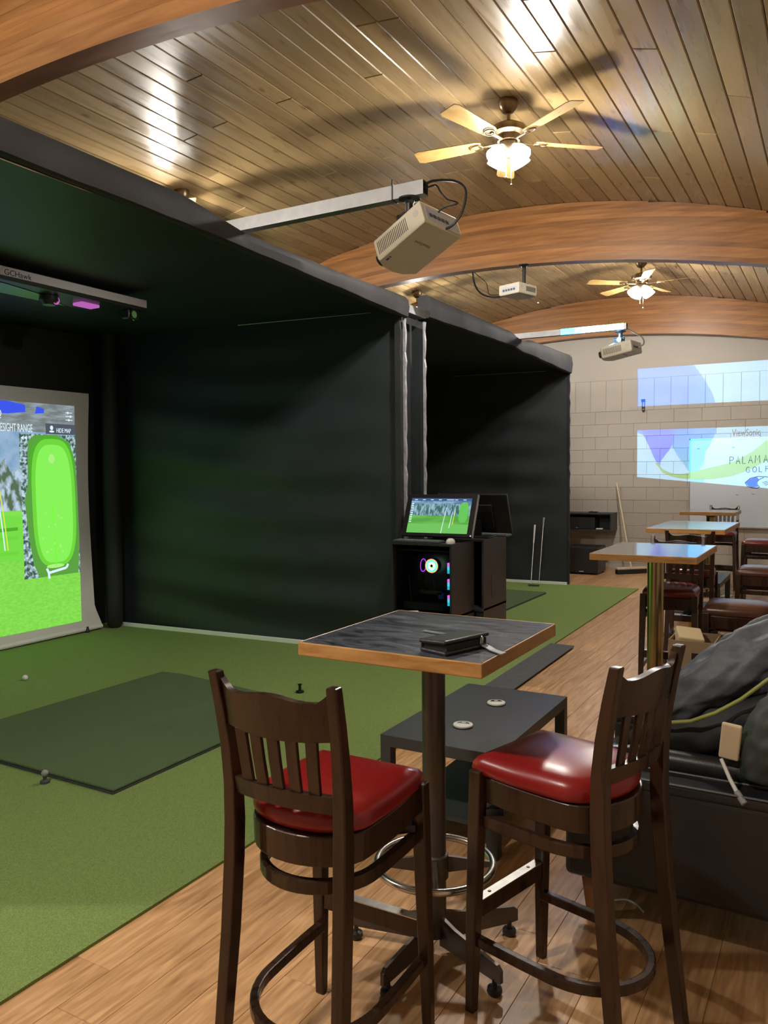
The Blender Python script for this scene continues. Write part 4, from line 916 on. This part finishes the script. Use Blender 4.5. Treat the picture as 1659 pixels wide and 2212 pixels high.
for p0, p1, p2 in (((.03, .12, .28), (.06, .10, .18), (.10, .12, .10)), ((-.18, .1, .3), (-.16, .09, .15), (-.15, .1, .05))):
    MB().tube([p0, p1, p2], .003, 5).build('wire', M['ink'], pc)
gm, gnt, gb = newmat('tempered_glass')
gb.inputs['Base Color'].default_value = (.55, .6, .6, 1); gb.inputs['Transmission Weight'].default_value = 1; gb.inputs['Roughness'].default_value = .0; gb.inputs['IOR'].default_value = 1.1
MB().bb(-.245, .245, .010, .014, .005, .518).build('glass_panel', gm, pc)
def monitor(label, x, y, tilt, rz, lit, zb=1.0125):
    m = thing('monitor', label, 'monitor', (x, y, zb), rz, group='touch screen monitors'); W2, H2 = .315, .37
    R_ = Euler((-tilt, 0, 0)).to_matrix()
    def T(p): return R_ @ Vector((p[0], p[1], p[2])) + Vector((0, 0, .045))
    def slab(x0, x1, y0, y1, z0, z1):
        mb = MB().bb(x0, x1, y0, y1, z0, z1); mb.v = [tuple(T(p)) for p in mb.v]; return mb
    slab(-W2, W2, 0, .028, 0, H2).build('bezel', M['black'], m, bevel=.004)
    slab(W2-.001, W2+.003, -.001, .029, 0, H2).build('side_trim', M['steel'], m)
    slab(-W2*.55, W2*.55, .028, .05, .06, .28).build('rear_cover', M['black'], m, bevel=.006)
    MB().bb(-.16, .16, -.02, .20, 0, .012).build('stand_foot', M['black'], m, bevel=.004); MB().box((0, .10, .075), (.12, .02, .16), (-tilt*.4, 0, 0)).build('stand_neck', M['black'], m)
    if not lit: return m
    a, b, c0, c1 = -W2+.045, W2-.045, .028, H2-.035
    def patch(nm, poly, mat, lay):
        mb = MB(); o = -.0006-.0005*lay; vs = [T((px, o, pz)) for px, pz in poly]; cen = sum(vs, Vector())/len(vs)
        mb.add([cen]+vs, [(0, i+1, (i+1) % len(vs)+1) for i in range(len(vs))]); return mb.build(nm, mat, m, fix=False)
    sw, shh = b-a, c1-c0
    R4 = lambda u0, u1, v0, v1: [(a+sw*u0, c0+shh*v0), (a+sw*u1, c0+shh*v0), (a+sw*u1, c0+shh*v1), (a+sw*u0, c0+shh*v1)]
    patch('screen_grass', R4(0, 1, 0, .50), glow('monitor_grass', (.10, .38, .06), 1.0, (.17, .52, .10), 3, (1, 1, 8), .4, .6), 0)
    patch('screen_fairway', R4(0, 1, 0, .26), glow('monitor_near_grass', (.17, .56, .12), 1.0), 1)
    patch('screen_forest', R4(0, 1, .50, .84), glow('monitor_forest', (.06, .17, .16), .9, (.36, .56, .68), 26, (2.4, 1, .7), .42, .6, 6), 0)
    patch('screen_hills', R4(0, 1, .84, .92), glow('monitor_hills', (.12, .22, .36), .9, (.3, .5, .7), 12, (1, 1, 3), .4, .6), 0)
    patch('screen_bar', R4(0, 1, .92, 1), glow('monitor_bar', (.06, .12, .28), 1.0), 0)
    for k_ in range(7): patch('screen_menu_text', R4(.05+.135*k_, .10+.135*k_+(.07 if k_ == 4 else 0), .945, .965), G['white'], 1)
    for k_ in range(9): patch('screen_menu_text', R4(.015, .05, .30+.065*k_, .335+.065*k_), G['white'], 2)
    patch('screen_map', [(a+sw*(.895+.075*math.copysign(abs(math.cos(q))**.7, math.cos(q))), c0+shh*(.60+.29*math.copysign(abs(math.sin(q))**.7, math.sin(q)))) for q in [i*PI/14 for i in range(28)]], glow('monitor_map', (.14, .58, .11), 1.0), 2)
    for u0, u1, v0, v1, nm in ((.57, .60, 0, .74, 'white'), (.69, .715, .15, .62, 'white'), (.735, .755, .25, .70, 'yellow')):
        patch('screen_shot_line', [(a+sw*u0, c0+shh*v0), (a+sw*(u0+.012), c0+shh*v0), (a+sw*(u1+.008), c0+shh*v1), (a+sw*u1, c0+shh*v1)], G[nm], 2)
    MB().sphere(T((W2-.012, -.001, .012)), .005, 8, 6).build('power_light', glow('blue_power_light', (.12, .2, 1), 6), m)
    return m
monitor('tilted monitor showing the green driving range on top of the near cabinet', -2.855, 5.82, math.radians(24), math.radians(2), True)
monitor('tilted dark monitor seen from behind on the second cabinet', -2.76, 6.50, math.radians(24), math.radians(182), False)
def keyboard(label, x, y, rz):
    k_ = thing('keyboard', label, 'keyboard', (x, y, 1.0125), rz, group='keyboards on the cabinets')
    MB().bb(-.21, .21, -.065, .065, 0, .014).build('base', M['lack'], k_, bevel=.004)
    me = MB().bb(-.0115, .0115, -.0095, .0095, 0, .006).mesh('key', M['keys'])
    for r in range(5):
        for c in range(14): link_mesh('key', me, k_, (-.188+.029*c, -.046+.023*r, .014))
M['keys'] = plain('grey_keys', (.13, .135, .14), .5)
keyboard('dark keyboard in front of the lit monitor', -2.965, 5.735, 0)
keyboard('dark keyboard on the rear cabinet', -2.72, 6.60, 3.1)
ms = MB(); rings = []
for k_, z in ((1, 0), (1.0, .012), (.85, .028), (.5, .038), (.05, .041)): rings.append([(.032*k_*math.cos(q), .055*k_*math.sin(q), z) for q in [i*2*PI/18 for i in range(18)]])
mo = thing('computer_mouse', 'silver grey computer mouse beside the keyboard of the lit monitor', 'mouse', (-2.685, 5.745, 1.0125)); ms.loft(rings).build('shell', M['casegrey'], mo, smooth=True)
MB().box((0, .025, .034), (.006, .018, .010)).build('scroll_wheel', M['black'], mo)
# small things on the shelf edge in front of the computer
tag(MB().lathe([(.030, 0), (.036, .006), (.036, .020), (.030, .024)], c=(-3.06, 5.655, .4305), n=20).build('white_case', M['white'], smooth=True), 'round white plastic case below the lit computer', 'case')
tag(MB().box((-2.985, 5.655, .449), (.10, .04, .026), (0, -.06, .25)).build('white_stick', M['white'], bevel=.008, seg=3), 'long white plastic stick beside the round white case', 'gadget')
gl = MB(); gl.lathe([(.055, 0), (.062, .010), (.058, .018), (.045, .020), (.042, .008), (.02, .006)], n=20)
tag(gl.build('glass_dish', plain('clear_dark_glass', (.10, .14, .13), .08, spec=.9), smooth=True, loc=(-2.875, 5.665, .4305)), 'small glass dish at the foot of the lit computer', 'dish')
# ================================================================== armchair and the things on it
ac = thing('armchair', 'black leather armchair with wooden legs at the right edge', 'armchair', (-.825, 2.70, 0))
L_ = M['chairleather'] = plain('black_chair_leather', (.014, .014, .016), .34, bump=.06, bscale=160, var=.15, vscale=6)
def arm_side(y0, y1):
    MB().bb(0, .86, y0, y1, .155, .520).build('arm_panel', L_, ac, bevel=.022, seg=3)
    MB().bb(.0, .86, y0-.002, y1+.002, .505, .545).build('arm_top', L_, ac, bevel=.014, seg=3)
    for yy in (y0, y1): MB().tube([(.012, yy, .512), (.012, yy, .540), (.2, yy, .546), (.85, yy, .546)], .004, 6).build('piping', M['pipe'], ac, smooth=True)
M['pipe'] = plain('grey_piping', (.10, .10, .105), .35)
arm_side(0, .115); arm_side(.70, .815)
MB().bb(.02, .84, .115, .70, .155, .33).build('seat_base', L_, ac, bevel=.015)
MB().bb(.0, .62, .155, .695, .33, .46).build('seat_cushion', L_, ac, bevel=.035, seg=4)
MB().box((.74, .407, .60), (.18, .58, .58), (0, .14, 0)).build('back_cushion', L_, ac, bevel=.045, seg=4)
MB().tube([(.02, .145, .555), (.25, .15, .572), (.60, .15, .57), (.85, .15, .58)], [.030, .040, .040, .036], 12).build('inner_arm_roll', L_, ac, smooth=True)
for a in (.075, .785):
    for b in (.06, .755): MB().rect_sweep([(a*.98 if a > .4 else a+.012, b, 0), (a, b, .158)], [(.034, .034), (.05, .05)]).build('leg', M['edge_dark'], ac, bevel=.003)
def blob(name, mat, label, cat, path, radii, seed, amp=.02, sqz=.45, n=28, up=(0, 0, 1), ns=8, fold=0.0):
    rnd = random.Random(seed); P = [Vector(p) for p in path]; rings = []; out = []
    rr = []
    for i in range(len(P)-1):
        p0, p1, p2, p3 = P[max(i-1, 0)], P[i], P[i+1], P[min(i+2, len(P)-1)]
        for k in range(ns):
            t = k/ns; out.append(.5*((2*p1)+(-p0+p2)*t+(2*p0-5*p1+4*p2-p3)*t*t+(-p0+3*p1-3*p2+p3)*t**3)); rr.append(radii[i]+(radii[i+1]-radii[i])*t)
    out.append(P[-1]); rr.append(radii[-1])
    ph = [rnd.uniform(0, 6.28) for _ in range(6)]
    for i, p in enumerate(out):
        t = (out[min(i+1, len(out)-1)]-out[max(i-1, 0)]).normalized(); a = t.cross(Vector(up)).normalized(); b = a.cross(t).normalized()
        ring = []
        for k in range(n):
            q = 2*PI*k/n; d = 1-fold*(abs(math.sin(2.5*q+.9*math.sin(i*.21+ph[4])))**.6+.6*abs(math.sin(4*q-i*.13+ph[5]))**.5-.9)+amp/.1*(.35*math.sin(3*q+i*.35+ph[0])+.3*math.sin(5*q-i*.6+ph[1])+.22*math.sin(8*q+i*.9+ph[2])+.2*math.sin(2*q+i*1.3+ph[3]))
            ring.append(p+a*math.cos(q)*rr[i]*d+b*math.sin(q)*rr[i]*sqz*d)
        rings.append(ring)
    o = MB().loft(rings).build(name, mat, smooth=True, angle=0); tag(o, label, cat); return o
M['greycloth'] = plain('grey_shell_cloth', (.075, .083, .100), .55, var=.25, vscale=6, bump=.15, bscale=60)
M['darkcloth'] = plain('dark_olive_cloth', (.030, .036, .032), .6, var=.25, vscale=6)
M['limetrim'] = plain('olive_lime_trim', (.26, .27, .06), .6)
jk = thing('golf_travel_cover', 'grey golf bag cover with lime trim slumped over the armchair', 'bag', (0, 0, 0))
o = blob('cover_body', M['greycloth'], None, None, [(-.585, 3.02, .655), (-.50, 3.02, .74), (-.40, 3.03, .815), (-.29, 3.05, .89), (-.16, 3.08, .955), (.0, 3.1, .975), (.14, 3.12, .94)], [.02, .075, .098, .108, .112, .10, .04], 5, .012, .70, 64, (0, -1, .35), fold=.16); o.parent = jk
o = blob('cover_flap', M['greycloth'], None, None, [(-.54, 3.13, .70), (-.45, 3.13, .80), (-.33, 3.14, .90), (-.18, 3.16, .985), (.0, 3.18, 1.0)], [.02, .06, .075, .075, .05], 9, .02, .45, 56, (0, -1, .35), fold=.2); o.parent = jk
MB().tube([(-.585, 2.95, .665), (-.52, 2.93, .680), (-.44, 2.92, .700), (-.36, 2.915, .742), (-.28, 2.915, .80), (-.20, 2.92, .875), (-.10, 2.95, .93)], .007, 8).build('lime_zip_trim', M['limetrim'], jk, smooth=True)
MB().tube([(-.62, 2.99, .55), (-.52, 2.95, .55), (-.42, 2.93, .565)], [.012, .02, .006], 8).build('lime_strap', M['limetrim'], jk, smooth=True)
blob('dark_cushion', M['darkcloth'], 'dark green jacket bundle propped on the armchair at the right edge', 'jacket', [(-.215, 2.80, .565), (-.195, 2.82, .65), (-.155, 2.84, .74), (-.10, 2.86, .81), (-.02, 2.88, .86), (.08, 2.9, .86)], [.05, .082, .098, .10, .095, .05], 21, .012, .75, 48, (0, -1, 0), fold=.10)
blob('crumpled_cloth', M['greycloth'], 'crumpled light grey cloth behind the right stool back', 'cloth', [(-.66, 3.36, .52), (-.61, 3.37, .60), (-.58, 3.40, .68), (-.53, 3.42, .75)], [.05, .075, .07, .03], 33, .03, .8, 48, (0, -1, 0), fold=.3)
blob('black_bag', M['blackm'], 'black bag lying on the armchair seat under the grey cover', 'bag', [(-.68, 3.06, .53), (-.56, 3.06, .585), (-.42, 3.05, .625), (-.28, 3.05, .68), (-.14, 3.06, .72), (.0, 3.08, .72)], [.04, .09, .105, .115, .12, .06], 41, .014, .9, 26)
bs = thing('club_brush', 'long handled brush with a beige flat head leaning on the armchair arm', 'brush', (-.31, 2.76, .60))
MB().box((.012, .03, .09), (.062, .016, .125), (.15, .10, 0)).build('flat_head', plain('beige_pad', (.62, .50, .33), .7), bs, bevel=.006, seg=3)
MB().tube([(-.012, .0, .038), (.018, -.025, -.015), (.040, -.045, -.045)], [.006, .0065, .007], 10).build('shaft', M['white'], bs, smooth=True)
MB().tube([(.040, -.045, -.045), (.066, -.066, -.072)], [.010, .011], 10).build('grip', M['grip2'], bs, smooth=True)
cb = thing('cardboard_box', 'open brown cardboard box on the floor between the armchair and the nearest brass table', 'box', (-.71, 4.83, 0))
M['card'] = plain('brown_cardboard', (.30, .21, .125), .8, var=.08, vscale=5)
for c, d in (((0, -.14, .31), (.24, .006, .62)), ((0, .14, .31), (.24, .006, .62)), ((-.12, 0, .31), (.006, .28, .62)), ((.12, 0, .31), (.006, .28, .62)), ((0, 0, .006), (.24, .28, .008))): MB().box(c, d).build('panel', M['card'], cb)
MB().box((-.03, -.02, .60), (.14, .18, .10), (.2, .1, .3)).build('paper_wrap', plain('tan_paper', (.55, .42, .24), .8), cb, bevel=.01)
MB().box((.02, -.1435, .50), (.035, .002, .11)).build('handle_slot', M['blackm'], cb, bevel=.0008)
tag(MB().lathe([(.012, 0), (.012, .02)], n=8).build('box_foot', M['card'], cb, loc=(0, 0, 0)))
# ================================================================== golf balls and small turf things
def ball(label, x, y, z, mat='white', r=.0214):
    o = MB().sphere((0, 0, 0), r, 18, 12).build('golf_ball', M[mat], smooth=True, loc=(x, y, z+r)); tag(o, label, 'golf ball'); return o
ball('white golf ball lying on the turf in front of the screen', -5.40, 3.865, .012)
te = thing('alignment_peg', 'dark rubber tee at the near edge of the hitting mat', 'tee', (-3.50, 2.60, .012))
MB().lathe([(.024, 0), (.024, .012), (.010, .018), (.009, .045), (.016, .055), (.012, .056)], n=14).build('peg_body', M['rubber'], te, smooth=True)
MB().sphere((0, 0, .050), .018, 12, 8).build('peg_ball', M['grip2'], te, smooth=True)
te2 = thing('rubber_tee', 'small black rubber tee on the turf behind the left stool back', 'tee', (-3.335, 4.585, .012)); MB().lathe([(.03, 0), (.03, .010), (.012, .016), (.010, .05), (.018, .06)], n=14).build('tee_body', M['black'], te2, smooth=True)
cable('short white cord on the floor under the armchair', [(-.70, 2.88, .004), (-.66, 2.91, .004), (-.62, 2.90, .004), (-.585, 2.86, .004)], .004, 'white', None)
